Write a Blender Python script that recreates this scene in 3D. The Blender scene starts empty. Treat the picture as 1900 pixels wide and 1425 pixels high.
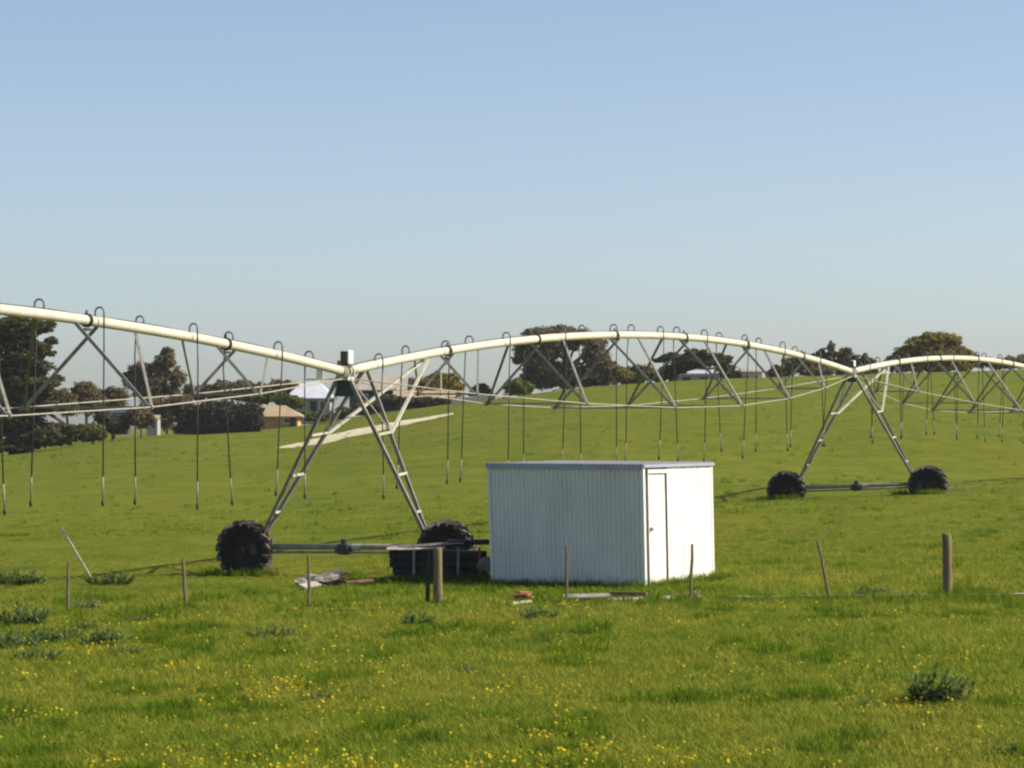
import bpy, math, random
import numpy as np
from mathutils import Vector, Matrix, noise

random.seed(11)
rng = np.random.default_rng(11)
R = math.radians
scene = bpy.context.scene

# ------------------------------------------------------------------ camera
F = 6090.0           # focal length in photograph pixels (1900 wide)
CZ = 3.2             # camera height above the near paddock
HY = 780.0           # photograph row of the eye level
cam_data = bpy.data.cameras.new("camera")
cam = bpy.data.objects.new("camera", cam_data)
scene.collection.objects.link(cam)
cam_data.sensor_width = 36.0
cam_data.lens = 36.0 * F / 1900.0
cam_data.clip_start = 0.5
cam_data.clip_end = 12000.0
cam.location = (0, 0, CZ)
cam.rotation_euler = (R(90) + math.atan((HY - 712.5) / F), 0, 0)
scene.camera = cam

# ------------------------------------------------------------------ sky, sun, exposure
SUN_AZ, SUN_EL = R(2.0), R(38.0)      # azimuth from +X towards +Y
world = bpy.data.worlds.new("World")
scene.world = world
world.use_nodes = True
wn = world.node_tree
for n in list(wn.nodes):
    wn.nodes.remove(n)
sky = wn.nodes.new("ShaderNodeTexSky")
sky.sky_type = 'NISHITA'
sky.sun_disc = False
sky.sun_elevation = SUN_EL
sky.sun_rotation = R(90) - SUN_AZ
sky.altitude = 0
sky.air_density = 0.6
sky.dust_density = 1.05
sky.ozone_density = 0.0
bg = wn.nodes.new("ShaderNodeBackground")
bg.inputs[1].default_value = 0.10
wo = wn.nodes.new("ShaderNodeOutputWorld")
wn.links.new(sky.outputs[0], bg.inputs[0])
wn.links.new(bg.outputs[0], wo.inputs[0])

sun_d = bpy.data.lights.new("sun", 'SUN')
sun_d.energy = 4.4
sun_d.angle = R(0.53)
sun_d.color = (1.0, 0.90, 0.74)
sun = bpy.data.objects.new("sun", sun_d)
scene.collection.objects.link(sun)
sv = Vector((math.cos(SUN_AZ) * math.cos(SUN_EL), math.sin(SUN_AZ) * math.cos(SUN_EL), math.sin(SUN_EL)))
sun.rotation_euler = sv.to_track_quat('Z', 'Y').to_euler()
sun.location = sv * 200

vs = scene.view_settings
vs.view_transform = 'Standard'
vs.look = 'None'
vs.exposure = 0.6
vs.gamma = 1.0
vs.use_curve_mapping = False
scene.render.engine = 'CYCLES'
scene.cycles.max_bounces = 6
scene.cycles.transparent_max_bounces = 4
scene.cycles.pixel_filter_type = 'BLACKMAN_HARRIS'
scene.cycles.filter_width = 2.3

# ------------------------------------------------------------------ helpers
COL = scene.collection


def P(x, y, d):
    """photograph pixel at depth d -> world point"""
    return Vector(((x - 950.0) / F * d, d, CZ + (HY - y) / F * d))


class MB:
    """collects faces, then becomes ONE mesh object"""
    def __init__(self):
        self.v, self.f = [], []

    def add(self, vs_, fs_):
        o = len(self.v)
        self.v.extend([tuple(p) for p in vs_])
        self.f.extend([tuple(i + o for i in f) for f in fs_])

    def box(self, c, size, rot=None, bev=0.0):
        hx, hy, hz = [s / 2 for s in size]
        c = Vector(c)
        if bev <= 0:
            pts = [Vector((sx * hx, sy * hy, sz * hz)) for sz in (-1, 1) for sx, sy in ((-1, -1), (1, -1), (1, 1), (-1, 1))]
            fs = [(3, 2, 1, 0), (4, 5, 6, 7), (0, 1, 5, 4), (1, 2, 6, 5), (2, 3, 7, 6), (3, 0, 4, 7)]
        else:
            b = min(bev, hx * .45, hy * .45, hz * .45)
            ring = [(-hx + b, -hy), (hx - b, -hy), (hx, -hy + b), (hx, hy - b), (hx - b, hy), (-hx + b, hy), (-hx, hy - b), (-hx, -hy + b)]
            pts, fs = [], []
            for z, k in ((-hz, 1 - b / max(hx, hy)), (-hz + b, 1), (hz - b, 1), (hz, 1 - b / max(hx, hy))):
                pts += [Vector((x * k, y * k, z)) for x, y in ring]
            for r in range(3):
                for i in range(8):
                    j = (i + 1) % 8
                    fs.append((r * 8 + i, r * 8 + j, r * 8 + 8 + j, r * 8 + 8 + i))
            fs.append(tuple(range(7, -1, -1)))
            fs.append(tuple(range(24, 32)))
        if rot is not None:
            pts = [rot @ p for p in pts]
        self.add([p + c for p in pts], fs)

    def tube(self, pts, r, n=8, caps=True):
        pts = [Vector(p) for p in pts]
        rs = r if isinstance(r, (list, tuple)) else [r] * len(pts)
        o = len(self.v)
        up = None
        for i, p in enumerate(pts):
            a = pts[max(i - 1, 0)]
            b = pts[min(i + 1, len(pts) - 1)]
            t = (b - a)
            if t.length < 1e-9:
                t = Vector((0, 0, 1))
            t.normalize()
            if up is None:
                up = Vector((0, 0, 1)) if abs(t.z) < .9 else Vector((1, 0, 0))
            s = t.cross(up)
            if s.length < 1e-4:
                s = t.cross(Vector((0, 1, 0)))
            s.normalize()
            up = s.cross(t).normalized()
            for k in range(n):
                an = 2 * math.pi * k / n
                self.v.append(tuple(p + (s * math.cos(an) + up * math.sin(an)) * rs[i]))
        for i in range(len(pts) - 1):
            for k in range(n):
                k2 = (k + 1) % n
                self.f.append((o + i * n + k, o + i * n + k2, o + (i + 1) * n + k2, o + (i + 1) * n + k))
        if caps:
            self.f.append(tuple(o + k for k in range(n - 1, -1, -1)))
            self.f.append(tuple(o + (len(pts) - 1) * n + k for k in range(n)))

    def bar(self, a, b, w, h=None, up=(0, 0, 1)):
        """square bar between two points"""
        h = h or w
        a, b = Vector(a), Vector(b)
        t = (b - a)
        L = t.length
        t.normalize()
        u = Vector(up)
        s = t.cross(u)
        if s.length < 1e-3:
            s = t.cross(Vector((1, 0, 0)))
        s.normalize()
        u = s.cross(t)
        rot = Matrix((t, s, u)).transposed()
        self.box((a + b) / 2, (L, w, h), rot)

    def angle_iron(self, a, b, w, th, up=(0, 0, 1)):
        a, b = Vector(a), Vector(b)
        t = (b - a).normalized()
        s = t.cross(Vector(up))
        if s.length < 1e-3:
            s = Vector((1, 0, 0))
        s.normalize()
        u = s.cross(t)
        rot = Matrix((t, s, u)).transposed()
        L = (b - a).length
        c = (a + b) / 2
        self.box(c, (L, w, th), rot)
        self.box(c + s * (w / 2 - th / 2) - u * (w / 2 + .001), (L, th, w - th), rot)

    def lathe(self, prof, origin, axis, n=24):
        """prof: (radius, offset along axis)"""
        axis = Vector(axis).normalized()
        s = axis.cross(Vector((0, 0, 1)))
        if s.length < 1e-3:
            s = Vector((1, 0, 0))
        s.normalize()
        u = s.cross(axis)
        o = len(self.v)
        for r, h in prof:
            for k in range(n):
                an = 2 * math.pi * k / n
                self.v.append(tuple(Vector(origin) + axis * h + (s * math.cos(an) + u * math.sin(an)) * r))
        for i in range(len(prof) - 1):
            for k in range(n):
                k2 = (k + 1) % n
                self.f.append((o + i * n + k, o + i * n + k2, o + (i + 1) * n + k2, o + (i + 1) * n + k))

    def obj(self, name, mat, parent=None, smooth=False, origin=None):
        me = bpy.data.meshes.new(name)
        off = Vector((0, 0, 0))
        if parent is not None:
            off = root_loc(parent)
        elif origin is not None:
            off = Vector(origin)
        vv = np.array(self.v, dtype=np.float64) - np.array(off)
        me.from_pydata(vv.tolist(), [], self.f)
        me.validate()
        if smooth:
            me.polygons.foreach_set("use_smooth", [True] * len(me.polygons))
        me.materials.append(mat)
        o = bpy.data.objects.new(name, me)
        COL.objects.link(o)
        if parent is not None:
            o.parent = parent
        elif origin is not None:
            o.location = off
        return o


def root_loc(o):
    loc = Vector((0, 0, 0))
    while o is not None:
        loc += o.location
        o = o.parent
    return loc


def tag(o, label=None, cat=None, group=None, kind=None):
    if label: o["label"] = label
    if cat: o["category"] = cat
    if group: o["group"] = group
    if kind: o["kind"] = kind
    return o


def thing(name, loc, label, cat, group=None):
    o = bpy.data.objects.new(name, None)
    o.empty_display_size = .3
    o.location = loc
    COL.objects.link(o)
    return tag(o, label, cat, group)


# ------------------------------------------------------------------ materials
def new_mat(name):
    m = bpy.data.materials.new(name)
    m.use_nodes = True
    nt = m.node_tree
    return m, nt, nt.nodes["Principled BSDF"]


def surf(name, c1, c2, rough=.7, scale=6.0, metal=0.0, bump=.0, detail=6, stretch=None, c3=None, spec=.4, coord='Object'):
    m, nt, b = new_mat(name)
    tc = nt.nodes.new("ShaderNodeTexCoord")
    mp = nt.nodes.new("ShaderNodeMapping")
    if stretch: mp.inputs['Scale'].default_value = stretch
    nz = nt.nodes.new("ShaderNodeTexNoise")
    nz.inputs['Scale'].default_value = scale
    nz.inputs['Detail'].default_value = detail
    nz.inputs['Roughness'].default_value = .65
    rp = nt.nodes.new("ShaderNodeValToRGB")
    rp.color_ramp.elements[0].position = .33
    rp.color_ramp.elements[1].position = .67
    rp.color_ramp.elements[0].color = (*c1, 1)
    rp.color_ramp.elements[1].color = (*c2, 1)
    if c3:
        e = rp.color_ramp.elements.new(.8)
        e.color = (*c3, 1)
    nt.links.new(tc.outputs[coord], mp.inputs[0])
    nt.links.new(mp.outputs[0], nz.inputs[0])
    nt.links.new(nz.outputs[0], rp.inputs[0])
    nt.links.new(rp.outputs[0], b.inputs['Base Color'])
    b.inputs['Roughness'].default_value = rough
    b.inputs['Metallic'].default_value = metal
    b.inputs['Specular IOR Level'].default_value = spec
    if bump:
        bp = nt.nodes.new("ShaderNodeBump")
        bp.inputs['Strength'].default_value = bump
        bp.inputs['Distance'].default_value = .02
        nt.links.new(nz.outputs[0], bp.inputs['Height'])
        nt.links.new(bp.outputs[0], b.inputs['Normal'])
    return m


M = {}
M['pipe'] = surf('pipe_cream', (.55, .51, .40), (.66, .62, .49), .55, 2.2, c3=(.46, .39, .27))
M['galv'] = surf('galvanised_steel', (.20, .19, .16), (.33, .31, .26), .55, 5, metal=.1)
M['galv_pale'] = surf('pale_galvanised', (.40, .38, .32), (.55, .52, .44), .5, 4)
M['leg'] = surf('weathered_leg_steel', (.13, .12, .095), (.27, .25, .20), .6, 5)
M['rod'] = surf('truss_rod_steel', (.30, .28, .22), (.42, .40, .32), .55, 3)
M['dark_metal'] = surf('dark_metal', (.025, .027, .028), (.06, .06, .055), .6, 8)
M['goose'] = surf('gooseneck_steel', (.10, .115, .12), (.17, .18, .18), .5, 8)
M['hose'] = surf('black_hose', (.03, .034, .03), (.055, .06, .05), .6, 8)
M['weight'] = surf('pale_weight', (.20, .20, .15), (.34, .34, .26), .6, 2.5)
M['rubber'] = surf('tyre_rubber', (.008, .008, .009), (.020, .018, .017), .8, 9, bump=.4)
M['tread'] = surf('dusty_tread', (.045, .036, .030), (.19, .155, .125), .9, 5, bump=.3)
M['rust'] = surf('rusty_rim', (.03, .017, .012), (.07, .035, .022), .8, 6)
M['gusset'] = surf('shaded_green_plate', (.025, .045, .04), (.045, .07, .062), .6, 5)  # galvanised plate; shade and reflected grass painted in as dark green
M['boxwhite'] = surf('white_box', (.70, .68, .60), (.78, .76, .68), .5, 4)
M['shed'] = surf('painted_steel', (.68, .67, .64), (.79, .78, .75), .5, 1.3, stretch=(1, 1, .35), c3=(.62, .60, .54))
_nt = M['shed'].node_tree                # mud splashed up the foot of the sheets
_b = _nt.nodes["Principled BSDF"]
_old = _b.inputs['Base Color'].links[0].from_socket
_tc = _nt.nodes.new("ShaderNodeTexCoord"); _sx = _nt.nodes.new("ShaderNodeSeparateXYZ"); _nz = _nt.nodes.new("ShaderNodeTexNoise")
_nz.inputs['Scale'].default_value = 5; _nz.inputs['Detail'].default_value = 7
_nt.links.new(_tc.outputs['Object'], _sx.inputs[0]); _nt.links.new(_tc.outputs['Object'], _nz.inputs[0])
_ma = _nt.nodes.new("ShaderNodeMath"); _ma.operation = 'MULTIPLY_ADD'; _ma.inputs[1].default_value = -1.7; _ma.inputs[2].default_value = .28
_nt.links.new(_sx.outputs['Z'], _ma.inputs[0])
_mb = _nt.nodes.new("ShaderNodeMath"); _mb.operation = 'ADD'; _nt.links.new(_ma.outputs[0], _mb.inputs[0]); _nt.links.new(_nz.outputs[0], _mb.inputs[1])
_rp = _nt.nodes.new("ShaderNodeValToRGB"); _rp.color_ramp.elements[0].position = .48; _rp.color_ramp.elements[1].position = .95
_rp.color_ramp.elements[0].color = (0, 0, 0, 1); _rp.color_ramp.elements[1].color = (.7, .7, .7, 1)
_nt.links.new(_mb.outputs[0], _rp.inputs[0])
_mx = _nt.nodes.new("ShaderNodeMix"); _mx.data_type = 'RGBA'; _mx.inputs['B'].default_value = (.42, .34, .20, 1)
_nt.links.new(_rp.outputs[0], _mx.inputs['Factor']); _nt.links.new(_old, _mx.inputs['A']); _nt.links.new(_mx.outputs['Result'], _b.inputs['Base Color'])
M['shed_trim'] = surf('shed_trim', (.30, .33, .40), (.38, .41, .48), .5, 2.0)
M['roof'] = surf('shed_roof', (.14, .15, .16), (.22, .23, .24), .6, 2)
M['wood'] = surf('weathered_post', (.12, .09, .045), (.27, .21, .115), .9, 7, stretch=(6, 6, .7), bump=.5)
M['wood_pale'] = surf('pale_stake', (.48, .46, .32), (.62, .59, .44), .85, 7, stretch=(6, 6, .7))
M['wood_grey'] = surf('grey_plank', (.20, .18, .15), (.36, .33, .27), .9, 5, bump=.4)
M['wood_dark'] = surf('dark_timber', (.018, .016, .017), (.055, .048, .045), .9, 5, bump=.5)
M['sheet'] = surf('old_sheet_iron', (.16, .14, .12), (.34, .32, .28), .6, 4, metal=.2, c3=(.20, .11, .06))
M['sheet_pale'] = surf('pale_sheet', (.28, .25, .19), (.55, .52, .43), .6, 4, c3=(.24, .15, .09))
M['rust_sheet'] = surf('rusty_sheet', (.13, .06, .035), (.27, .15, .09), .8, 5, c3=(.36, .27, .19))
M['brick'] = surf('terracotta', (.34, .13, .06), (.48, .21, .10), .85, 7)
M['stone'] = surf('pale_stone', (.34, .32, .25), (.55, .52, .42), .9, 6, bump=.5)
M['stone_brown'] = surf('brown_stone', (.20, .15, .08), (.38, .31, .19), .9, 8, bump=.5)
M['polypipe'] = surf('pale_polypipe', (.26, .26, .15), (.44, .43, .30), .6, .8, c3=(.62, .6, .5))
M['bark'] = surf('bark', (.07, .05, .035), (.15, .115, .085), .95, 5, stretch=(4, 4, .6))
M['track'] = surf('pale_gravel', (.52, .46, .28), (.66, .60, .40), .95, .7, coord='Generated', detail=10)
M['wall_cream'] = surf('cream_wall', (.52, .46, .34), (.62, .56, .43), .85, 1)
M['wall_orange'] = surf('orange_wall', (.55, .30, .12), (.66, .38, .16), .85, 1)
M['box_shade'] = surf('box_shade_green', (.06, .075, .045), (.10, .115, .07), .85, 1)  # dark tone painting the shaded side of the white control box
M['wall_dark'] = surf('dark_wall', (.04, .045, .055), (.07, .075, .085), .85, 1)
M['wall_grey'] = surf('grey_wall', (.30, .30, .29), (.40, .40, .38), .85, 1)
M['roof_tan'] = surf('tan_roof', (.36, .27, .17), (.48, .37, .24), .6, 1)
M['roof_blue'] = surf('pale_roof', (.52, .56, .62), (.66, .69, .74), .4, .7)
M['roof_pink'] = surf('pinkish_roof', (.34, .31, .27), (.44, .40, .35), .6, .7)
m, nt, b = new_mat('window_glass')
b.inputs['Base Color'].default_value = (.02, .025, .03, 1)
b.inputs['Roughness'].default_value = .1
M['glass'] = m


def paddock_colour(nt, lush):
    """patchy pasture colour from world position, shared by the soil sheet and the blades"""
    geo = nt.nodes.new("ShaderNodeNewGeometry")
    n1 = nt.nodes.new("ShaderNodeTexNoise"); n1.inputs['Scale'].default_value = .55; n1.inputs['Detail'].default_value = 5
    n2 = nt.nodes.new("ShaderNodeTexNoise"); n2.inputs['Scale'].default_value = .09; n2.inputs['Detail'].default_value = 4
    nt.links.new(geo.outputs['Position'], n1.inputs[0])
    nt.links.new(geo.outputs['Position'], n2.inputs[0])
    r1 = nt.nodes.new("ShaderNodeValToRGB")
    for e, (p, c) in zip([r1.color_ramp.elements[0], r1.color_ramp.elements[1]], ((.34, lush[0]), (.66, lush[1]))):
        e.position = p; e.color = (*c, 1)
    r2 = nt.nodes.new("ShaderNodeValToRGB")
    for e, (p, c) in zip([r2.color_ramp.elements[0], r2.color_ramp.elements[1]], ((.38, lush[2]), (.64, lush[3]))):
        e.position = p; e.color = (*c, 1)
    mx = nt.nodes.new("ShaderNodeMix"); mx.data_type = 'RGBA'
    mx.inputs['Factor'].default_value = .45
    nt.links.new(n1.outputs[0], r1.inputs[0])
    nt.links.new(n2.outputs[0], r2.inputs[0])
    nt.links.new(r1.outputs[0], mx.inputs['A'])
    nt.links.new(r2.outputs[0], mx.inputs['B'])
    return mx.outputs['Result']


PASTURE = ((.104, .142, .008), (.166, .177, .010), (.120, .150, .008), (.176, .178, .011))
m, nt, b = new_mat('pasture')
c = paddock_colour(nt, PASTURE)
geo = nt.nodes.new("ShaderNodeNewGeometry")
fn = nt.nodes.new("ShaderNodeTexNoise"); fn.inputs['Scale'].default_value = 5.0; fn.inputs['Detail'].default_value = 8; fn.inputs['Roughness'].default_value = .7
nt.links.new(geo.outputs['Position'], fn.inputs[0])
hs = nt.nodes.new("ShaderNodeMix"); hs.data_type = 'RGBA'; hs.blend_type = 'MULTIPLY'; hs.inputs['Factor'].default_value = .75
fr = nt.nodes.new("ShaderNodeValToRGB")
fr.color_ramp.elements[0].position = .32; fr.color_ramp.elements[0].color = (.55, .62, .5, 1)
fr.color_ramp.elements[1].position = .62; fr.color_ramp.elements[1].color = (1.15, 1.12, 1.1, 1)
nt.links.new(fn.outputs[0], fr.inputs[0])
nt.links.new(c, hs.inputs['A']); nt.links.new(fr.outputs[0], hs.inputs['B'])
mp2 = nt.nodes.new("ShaderNodeMapping"); mp2.inputs['Scale'].default_value = (.8, .28, 1)
n5 = nt.nodes.new("ShaderNodeTexNoise"); n5.inputs['Scale'].default_value = .9; n5.inputs['Detail'].default_value = 6; n5.inputs['Roughness'].default_value = .7
nt.links.new(geo.outputs['Position'], mp2.inputs[0]); nt.links.new(mp2.outputs[0], n5.inputs[0])
r5 = nt.nodes.new("ShaderNodeValToRGB")
r5.color_ramp.elements[0].position = .30; r5.color_ramp.elements[0].color = (.62, .78, .6, 1)
r5.color_ramp.elements[1].position = .56; r5.color_ramp.elements[1].color = (1.08, 1.05, 1.05, 1)
nt.links.new(n5.outputs[0], r5.inputs[0])
h5 = nt.nodes.new("ShaderNodeMix"); h5.data_type = 'RGBA'; h5.blend_type = 'MULTIPLY'; h5.inputs['Factor'].default_value = 1
nt.links.new(hs.outputs['Result'], h5.inputs['A']); nt.links.new(r5.outputs[0], h5.inputs['B'])
nt.links.new(h5.outputs['Result'], b.inputs['Base Color'])
b.inputs['Roughness'].default_value = .95
b.inputs['Specular IOR Level'].default_value = .1
bp = nt.nodes.new("ShaderNodeBump"); bp.inputs['Strength'].default_value = .8; bp.inputs['Distance'].default_value = .10
nt.links.new(fn.outputs[0], bp.inputs['Height']); nt.links.new(bp.outputs[0], b.inputs['Normal'])
M['pasture'] = m


def leafy(name, colour_fn, trans=.35):
    m = bpy.data.materials.new(name)
    m.use_nodes = True
    nt = m.node_tree
    for n in list(nt.nodes): nt.nodes.remove(n)
    out = nt.nodes.new("ShaderNodeOutputMaterial")
    mix = nt.nodes.new("ShaderNodeMixShader"); mix.inputs[0].default_value = trans
    df = nt.nodes.new("ShaderNodeBsdfDiffuse"); tr = nt.nodes.new("ShaderNodeBsdfTranslucent")
    c = colour_fn(nt)
    nt.links.new(c, df.inputs[0]); nt.links.new(c, tr.inputs[0])
    nt.links.new(df.outputs[0], mix.inputs[1]); nt.links.new(tr.outputs[0], mix.inputs[2])
    nt.links.new(mix.outputs[0], out.inputs[0])
    return m


def blade_colour(pal, vary=.9):
    def fn(nt):
        c = paddock_colour(nt, pal)
        oi = nt.nodes.new("ShaderNodeObjectInfo")
        rp = nt.nodes.new("ShaderNodeValToRGB")
        rp.color_ramp.elements[0].color = (.62, .78, .6, 1)
        rp.color_ramp.elements[1].color = (1.35, 1.2, 1.1, 1)
        nt.links.new(oi.outputs['Random'], rp.inputs[0])
        mx = nt.nodes.new("ShaderNodeMix"); mx.data_type = 'RGBA'; mx.blend_type = 'MULTIPLY'; mx.inputs['Factor'].default_value = vary
        nt.links.new(c, mx.inputs['A']); nt.links.new(rp.outputs[0], mx.inputs['B'])
        at = nt.nodes.new("ShaderNodeAttribute"); at.attribute_name = "tint"
        r3 = nt.nodes.new("ShaderNodeValToRGB")
        r3.color_ramp.elements[0].color = (.45, .5, .4, 1)
        r3.color_ramp.elements[1].color = (1.6, 1.5, 1.9, 1)
        nt.links.new(at.outputs['Fac'], r3.inputs[0])
        m3 = nt.nodes.new("ShaderNodeMix"); m3.data_type = 'RGBA'; m3.blend_type = 'MULTIPLY'; m3.inputs['Factor'].default_value = 1
        nt.links.new(mx.outputs['Result'], m3.inputs['A']); nt.links.new(r3.outputs[0], m3.inputs['B'])
        return m3.outputs['Result']
    return fn


def tint_colour(dark, light):
    """leaf colour from a per-leaf random attribute"""
    def fn(nt):
        at = nt.nodes.new("ShaderNodeAttribute"); at.attribute_name = "tint"
        rp = nt.nodes.new("ShaderNodeValToRGB")
        rp.color_ramp.elements[0].color = (*dark, 1)
        rp.color_ramp.elements[1].color = (*light, 1)
        nt.links.new(at.outputs['Fac'], rp.inputs[0])
        return rp.outputs[0]
    return fn


GRASS = ((.172, .262, .026), (.330, .346, .050), (.200, .282, .031), (.352, .342, .060))
M['grass'] = leafy('grass_blade', blade_colour(GRASS), .5)
LUSH = ((.108, .198, .016), (.195, .270, .024), (.116, .206, .017), (.21, .28, .027))
M['lush'] = leafy('lush_blade', blade_colour(LUSH), .5)


def flat(col):
    def fn(nt):
        n = nt.nodes.new("ShaderNodeRGB"); n.outputs[0].default_value = (*col, 1); return n.outputs[0]
    return fn


M['petal'] = leafy('yellow_petal', flat((.78, .62, .05)), .3)
M['stalk'] = leafy('green_stalk', flat((.07, .11, .03)), .1)
M['thistle'] = leafy('thistle_leaf', tint_colour((.065, .120, .026), (.28, .34, .13)), .4)
TREE_COL = {
    'cypress': ((.055, .058, .028), (.22, .20, .085)),
    'gum': ((.100, .092, .055), (.36, .29, .17)),
    'brown': ((.120, .100, .056), (.32, .245, .135)),
    'olive': ((.140, .130, .030), (.46, .37, .10)),
    'bush': ((.070, .090, .026), (.27, .29, .065)),
    'darkbush': ((.065, .058, .042), (.20, .17, .11)),
    'casuarina': ((.110, .098, .064), (.30, .25, .16)),
}
for k, (a, bb) in TREE_COL.items():
    M['tree_' + k] = leafy('foliage_' + k, tint_colour(a, bb), .35)

# ------------------------------------------------------------------ terrain
RIDGE_D = 330.0
RX = np.array([-2500, 0, 130, 330, 480, 560, 650, 750, 850, 950, 1050, 1150, 1300, 1450, 1600, 1750, 1900, 4000], float)
RY = np.array([842, 840, 824, 804, 797, 790, 775, 760, 746, 736, 722, 713, 704, 699, 695, 690, 685, 680], float)
S_DIR = Vector((.3725, .9280, 0)).normalized()      # along the irrigator
P_DIR = Vector((S_DIR.y, -S_DIR.x, 0))              # its travel direction
T1 = Vector((-3.65, 71.6, 0))
SPAN = 40.0


def tower_xy(k):
    return T1 + S_DIR * SPAN * (k - 1)


T2, T3 = tower_xy(2), tower_xy(3)


def gz(X, Y):
    """ground height"""
    d = max(Y, 1.0)
    px = 950.0 + F * X / d
    yr = float(np.interp(px, RX, RY))
    zr = CZ + (HY - yr) / F * RIDGE_D
    near = .27 * math.tanh(X / 15.0) - .02
    t = (d - 72.0) / (RIDGE_D - 72.0)
    if t <= 0:
        z = near
    elif t < 1:
        z = near * (1 - t) + zr * t ** 1.3
    else:
        z = zr - .004 * min(d - RIDGE_D, 400.0)
    r1 = ((X - T1.x) ** 2 + (Y - T1.y) ** 2)
    z -= .14 * math.exp(-r1 / (2 * 3.4 ** 2))
    z -= .06 * math.exp(-((X - 1.8) ** 2 + (Y - 63.4) ** 2) / (2 * 2.6 ** 2))
    q = (X - T2.x) ** 2 + (Y - T2.y) ** 2
    z += .055 * (X - T2.x) * math.exp(-q / (2 * 5.0 ** 2))
    z -= 1.25 * math.exp(-((X - T3.x) ** 2 + (Y - T3.y) ** 2) / (2 * 15.0 ** 2))
    if d < 400:
        z += .045 * noise.noise((X * .35, Y * .35, 3.1)) + .07 * noise.noise((X * .09, Y * .09, 7.7))
    return z


def ground_hit(x, y, dmax=332.0, d0=26.0):
    """where the ray through a photograph pixel meets the ground"""
    d = d0
    step = .5
    while d < dmax:
        p = P(x, y, d)
        if gz(p.x, p.y) >= p.z:
            lo, hi = d - step, d
            for _ in range(20):
                mid = (lo + hi) / 2
                p = P(x, y, mid)
                if gz(p.x, p.y) >= p.z: hi = mid
                else: lo = mid
            p = P(x, y, hi)
            p.z = gz(p.x, p.y)
            return p
        d += step
    p = P(x, y, dmax)
    p.z = gz(p.x, p.y)
    return p


us = np.concatenate([np.linspace(-1.6, -.30, 22)[:-1], np.linspace(-.30, .30, 221), np.linspace(.30, 1.6, 22)[1:]])
ds = np.concatenate([np.arange(3, 26, 2.0), np.arange(26, 92, .4), np.arange(92, 345, 2.2), np.geomspace(345, 1500, 16)])
nu, nd = len(us), len(ds)
tv = []
for d in ds:
    for u in us:
        X = u * d
        tv.append((X, d, gz(X, d)))
tf = [(j * nu + i, j * nu + i + 1, (j + 1) * nu + i + 1, (j + 1) * nu + i) for j in range(nd - 1) for i in range(nu - 1)]
g = MB(); g.v = tv; g.f = tf
ground = g.obj('ground', M['pasture'], smooth=True)
tag(ground, kind='structure')

# pale gravel track on the far slope
up_e = [(512, 831), (545, 824), (570, 818), (600, 810), (640, 801), (680, 793), (720, 785), (750, 780), (780, 776), (810, 771), (842, 766)]
lo_e = [(512, 832.5), (545, 832), (570, 831.5), (600, 829), (640, 816), (680, 808), (720, 800), (750, 792), (780, 785), (810, 777), (842, 769)]
g = MB()
rows = []
for (a, b2) in zip(up_e, lo_e):
    pa, pb = ground_hit(*a), ground_hit(*b2)
    pb = pb.lerp(pa, .18)
    row = []
    for k in range(7):
        q = pa.lerp(pb, k / 6)
        row.append((q.x, q.y, gz(q.x, q.y) + .02))
    rows.append(row)
fine = []
for r0, r1 in zip(rows[:-1], rows[1:]):
    for s in range(6):
        f = s / 6
        fine.append([tuple(Vector(a).lerp(Vector(b2), f)) for a, b2 in zip(r0, r1)])
fine.append(rows[-1])
for j, r in enumerate(fine):
    for i in (0, 6):
        k = .9 * noise.noise((j * .7, i, 2.0)) + .5 * noise.noise((j * 2.3, i, 5.0))
        q, q2 = Vector(r[i]), Vector(r[3])
        r[i] = tuple(q.lerp(q2,   .09 * k + .02))
g.v = [(p[0], p[1], gz(p[0], p[1]) + .02) for r in fine for p in r]
g.f = [(j * 7 + i, (j + 1) * 7 + i, (j + 1) * 7 + i + 1, j * 7 + i + 1) for j in range(len(fine) - 1) for i in range(6)]
tag(g.obj('track', M['track'], smooth=True), kind='structure')

# thin air between the camera and the far trees
g = MB(); g.box((0, 765, 9.5), (5200, 1590, 26))
mh = bpy.data.materials.new('haze'); mh.use_nodes = True
for n_ in list(mh.node_tree.nodes): mh.node_tree.nodes.remove(n_)
_o = mh.node_tree.nodes.new("ShaderNodeOutputMaterial"); _v = mh.node_tree.nodes.new("ShaderNodeVolumePrincipled")
_v.inputs['Color'].default_value = (.80, .86, .92, 1); _v.inputs['Density'].default_value = .00010; _v.inputs['Anisotropy'].default_value = .2
mh.node_tree.links.new(_v.outputs[0], _o.inputs['Volume'])
tag(g.obj('haze', mh), kind='stuff')

# ------------------------------------------------------------------ pivot irrigator
irr = thing('pivot_irrigator', (T1.x, T1.y, gz(T1.x, T1.y)),
            'long cream pipe irrigator on wheeled A-frame towers crossing the green paddock', 'irrigator')
PZ = [4.20, 4.26, 4.81, 4.2]          # pipe height at each tower
RISE = 1.0
PIPE_R = .098
NODE_W = [1.5, 2.7, 3.45, 3.45, 2.7, 1.5]
NODE_DROP = [.52, .80, .96, .96, .80, .52]
BAY = SPAN / 7


def pipe_pt(k, t):
    """point on the pipe of the span starting at tower k, t metres along"""
    f = t / SPAN
    q = tower_xy(k) + S_DIR * t
    z = PZ[k] * (1 - f) + PZ[k + 1] * f + RISE * 4 * f * (1 - f) - .10 * 0
    return Vector((q.x, q.y, z))


def disc(mb, c, axis, r, th, n=16):
    mb.lathe([(0.001, -th / 2), (r, -th / 2), (r, th / 2), (0.001, th / 2)], c, axis, n)


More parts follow.
